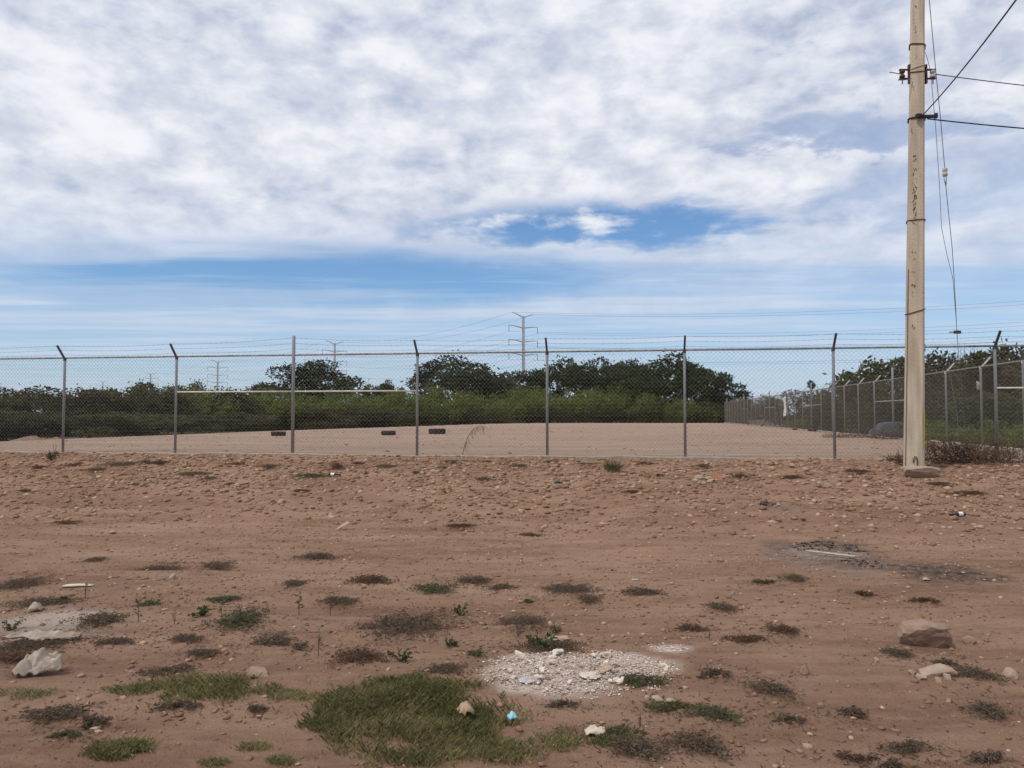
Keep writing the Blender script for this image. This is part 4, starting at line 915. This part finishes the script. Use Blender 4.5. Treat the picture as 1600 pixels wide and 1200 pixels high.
# ------------------------------------------------------------------ litter
def sheet(name, px, py, wm, dm, mt, label, cat, seed, bulge=.02, wr=.02, n=12, rz=0, shape=None, thick=.0):
    c = ground_at(px, py); m = MB(); off = seed * 3.3; g = []
    for j in range(n + 1):
        for i in range(n + 1):
            u, v = i / n * 2 - 1, j / n * 2 - 1; k = shape(u, v) if shape else (1, 1, 0); x, y = u * wm / 2 * k[0], v * dm / 2 * k[1]
            x += .06 * wm * float(fbm(u * 2 + off, v * 2, 2)) * 2; y += .10 * dm * float(fbm(u * 2, v * 2 + off, 2)) * 2
            z = bulge * max(0, 1 - u * u) * max(0, 1 - v * v) + wr * (float(fbm(u * 2.5 + off, v * 2.5 + off, 3)) + .25) + k[2] + .004
            g.append(Vector((x, y, max(.003, z))))
    q = [(j * (n + 1) + i, j * (n + 1) + i + 1, (j + 1) * (n + 1) + i + 1, (j + 1) * (n + 1) + i) for j in range(n) for i in range(n)]
    m.add(g, q); o = m.build(name, mt, None, True); o.location = c; o.rotation_euler.z = rz
    md = o.modifiers.new('thickness', 'SOLIDIFY'); md.thickness = thick or .003; md.offset = 1
    return tag(o, label, cat)
sheet('cloth_rag', 65, 1003, .50, .11, M['cloth'], 'long dirty white rag stretched over the ash', 'rag', 1, .03, .08, 40, .06, lambda u, v: (1, .55 + .45 * math.cos(u * 2.2) ** 2, 0))
sheet('cloth_rag', 55, 956, .10, .07, M['cloth'], 'small folded white rag at the back of the ash patch', 'rag', 2, .05, .05, 8, .3)
sheet('crumpled_bag', 58, 1054, .26, .17, M['cloth'], 'crumpled dirty white bag standing by the grass strip', 'bag', 5, .09, .12, 40, .5, lambda u, v: (1, .55 + .45 * (u + 1) / 2, .015 * (u + .6)))
sheet('foil_packet', 827, 1066, .135, .10, M['foil'], 'shiny silver foil packet on the white rubble', 'packet', 4, .012, .02, 10, .12)
sheet('tan_shard', 922, 1060, .13, .13, M['pale_board'], 'large pale tan curved shard on the white rubble', 'shard', 5, .012, .012, 10, .3, lambda u, v: (math.sqrt(1 - .45 * v * v), math.sqrt(1 - .45 * u * u), .01))
sheet('tan_shard', 946, 1052, .07, .09, M['board'], 'small brown shard leaning on the large tan one', 'shard', 6, .01, .01, 8, .1, lambda u, v: (1, 1, .015 * (u + 1)))
sheet('cardboard_scrap', 872, 999, .15, .09, M['board'], 'flat brown cardboard scrap among green weeds behind the rubble', 'cardboard', 7, .01, .012, 8, .3)
sheet('cardboard_scrap', 535, 828, .18, .16, M['board'], 'triangular tan cardboard scrap tilted on the track', 'cardboard', 8, .01, .01, 8, .5, lambda u, v: (1, .3 + .7 * (u + 1) / 2, .05 * (u + 1)))
sheet('crumpled_paper', 727, 1128, .085, .10, M['board'], 'crumpled brown paper lying in the thick grass', 'paper', 9, .05, .07, 10, .2, lambda u, v: (.5 + .5 * abs(v), 1, .035))
sheet('plastic_scrap', 800, 1134, .04, .045, M['blue'], 'light blue plastic scrap in the thick grass', 'plastic', 10, .03, .03, 8, .4, lambda u, v: (1, 1, .03))
sheet('crumpled_wrapper', 930, 1150, .10, .06, M['pale_board'], 'crumpled whitish wrapper on the sparse grass', 'wrapper', 11, .025, .05, 10, 0)
sheet('pale_board', 123, 917, .26, .05, M['pale_board'], 'narrow pale board lying beside a seedling on the track', 'board', 12, .012, .008, 8, .1, thick=.01)
sheet('white_scrap', 992, 908 , .07, .03, M['cloth'], 'tiny white scrap on the track right of the weed mats', 'scrap', 13, .01, .02, 6)
sheet('white_scrap', 1447, 908, .075, .045, M['cloth'], 'tiny white scrap below the soot stain', 'scrap', 14, .015, .02, 6)
def tile(px, py):
    c = ground_at(px, py); m = MB(); n = 12; g = []
    for j in (0, 1):
        for i in range(n + 1): g.append(Vector((i / n * .17 - .085, j * .02 * i / n, (.0 if j == 0 else .17 - .06 * i / n) + 0)) + Vector((0, .012 * (i % 2), 0)))
    m.add(g, [(i, i + 1, n + 2 + i, n + 1 + i) for i in range(n)]); o = m.build('roof_tile', M['terracotta']); o.location = c; o.rotation_euler = (R(-28), 0, R(-12))
    md = o.modifiers.new('thickness', 'SOLIDIFY'); md.thickness = .012; tag(o, 'ridged orange terracotta tile fragment leaning in pale rubble', 'tile')
tile(1121, 752)
for i, (px, py, wp) in enumerate([(1092, 748, 14), (1105, 748, 16), (1098, 757, 10), (1110, 753, 12), (1135, 748, 12), (1085, 753, 9)]):
    rock('rubble_stone', px, py, wp, .07, M['pale_rock'], 'grey broken rubble piece lying around the orange tile', 'rubble around the tile', i + 80, boxy=.4)
def bottle(px, py, rz, label, glass):
    c = ground_at(px, py); o = empty('bottle', c + Vector((0, 0, .032)), rz); T = Matrix.Rotation(R(90), 4, 'Y') @ Matrix.Translation((0, 0, -.12))
    m = MB(); m.lathe([(.020, 0), (.031, .004), (.031, .13), (.027, .155), (.0145, .185), (.013, .232), (.015, .235), (.015, .245)], 16, T); m.build('glass_body', glass, o, True)
    m = MB(); m.lathe([(.0316, .045), (.0316, .115)], 16, T); m.f = m.f[:-2]; m.build('paper_label', M['label'], o, True); tag(o, label, 'bottle')
bottle(1496, 808, R(190), 'brown glass bottle with white label lying on the slope below the pole', M['glass_b'])
bottle(523, 744, R(-12), 'dark bottle with white label lying beside a rust brown tuft', M['glass_b'])
sheet('green_scrap', 872, 755, .15, .06, M['glass_g'], 'shiny dark green plastic scrap on the stony bank', 'plastic', 15, .03, .02, 6)
p0 = ground_at(1259, 866); p1 = ground_at(1336, 874); m = MB(); m.tube([p0 + Vector((0, 0, .035)), p0.lerp(p1, .5) + Vector((0, 0, .03)), p1 + Vector((0, 0, .025))], [.011, .013, .016], 7)
tag(m.build('wooden_stick', M['stick'], None, True), 'bleached stick lying across the grey burnt patch', 'stick')
rs = np.random.RandomState(77)
x, y, q = in_px(1300, 855, 130, 20, 260, 31); x3, y3, q3 = in_px(1205, 790, 44, 9, 60, 32); x4, y4, q4 = in_px(1345, 880, 90, 14, 120, 33)
x = np.concatenate([x, x3, x4]); y = np.concatenate([y, y3, y4]); s = .006 + .016 * rs.rand(len(x)) ** 2
tag(link('charred_bits', stones('charred_bits', np.stack([x, y, Hs(x, y) + Hd(x, y) + .004], -1), s, 3, M['char'], .5)), 'charred black bits strewn over the burnt patches', 'charcoal', kind='stuff')
# low heap of dirt and stones at the left edge of the lot
for i, (px, py, wp, hp) in enumerate(((60, 690, 150, 16), (165, 684, 70, 8))):
    c = at(px, py, 31 + 4 * i); w_ = wp * c.y / F; m = MB(); n = 24; g = []
    for j in range(n + 1):
        for k in range(n + 1):
            u, v = k / n * 2 - 1, j / n * 2 - 1; q = max(0, 1 - u * u - v * v); z = (hp + 6) * c.y / F * q ** .8 * (1 + 1.2 * float(fbm(u * 4 + i, v * 4, 4))); g.append((u * w_ / 2, v * 1.5, z - .08))
    m.add(g, [(j * (n + 1) + k, j * (n + 1) + k + 1, (j + 1) * (n + 1) + k + 1, (j + 1) * (n + 1) + k) for j in range(n) for k in range(n)])
    o = m.build('dirt_mound', mat('mound_soil%d' % i, (.17, .105, .07), .95, (.23, .15, .105), 3, bump=.5), None, True); o.location = (c.x, c.y, float(Hs(c.x, c.y))); tag(o, ('long low mound of brown dirt at the left edge of the lot', 'shorter low dirt mound with pale stones near the scrub')[i], 'mound')
for i, (px, py, wp) in enumerate(((190, 679, 8), (322, 668, 14), (345, 667, 12), (365, 668, 9), (415, 666, 14), (428, 667, 12), (447, 666, 12), (402, 668, 10))):
    rock('edge_stone', px, py, wp, .30, M['pale_rock'], 'pale stone of the rubble at the back edge of the lot', 'stones at the lot edge', i + 90)
for i, (px, py, wp) in enumerate(((1242, 672, 8), (1269, 674, 14), (1171, 664, 5), (1191, 666, 5))):
    rock('dark_clod', px, py, wp, .30, M['bark'], 'dark clod lying at the foot of the receding fence', 'dark clods at the receding fence', i + 99)

# ------------------------------------------------------------------ small dry bits strewn over the soil
r_ = np.random.RandomState(91); n = 60000; x = r_.uniform(-11, 11, n); y = r_.uniform(3, 17.5, n)
x = np.concatenate([x, r_.uniform(-16, 16, 9000)]); y = np.concatenate([y, r_.uniform(17, 60, 9000)]); n = len(x)
for (wx, wy, wr, wr2) in wspots:
    q = int(60 + 260 * wr); x = np.concatenate([x, wx + r_.randn(q) * wr * .85]); y = np.concatenate([y, wy + r_.randn(q) * wr2 * .95])
n = len(x); nw_ = n - 69000
k = (np.abs(masks(x, y)[0]) > .2) & (masks(x, y)[1] > .3) & (masks(x, y)[2] > .5) & ((fbm(x * .9 + 4, y * 1.9, 4) * 2 + .32 > r_.rand(n)) | (np.arange(n) >= 69000)) ; x, y = x[k], y[k]; n = len(x)
d = unit(np.stack([r_.randn(n), r_.randn(n), r_.randn(n) * .25], -1)); ln = (.005 + .026 * r_.rand(n, 1) ** 2.5) * (1 + 5 * (y > 17.5)[:, None])
C = np.stack([x, y, Hs(x, y) + Hd(x, y) + .005], -1)
tag(link('dry_litter', quads(C, d * ln, unit(np.cross(d, r_.randn(n, 3))) * (.002 + .004 * r_.rand(n, 1)), r_.rand(n), M['weed_d'], 'dry_litter')), 'tiny dry twigs and leaf bits strewn over the soil', 'litter', kind='stuff')
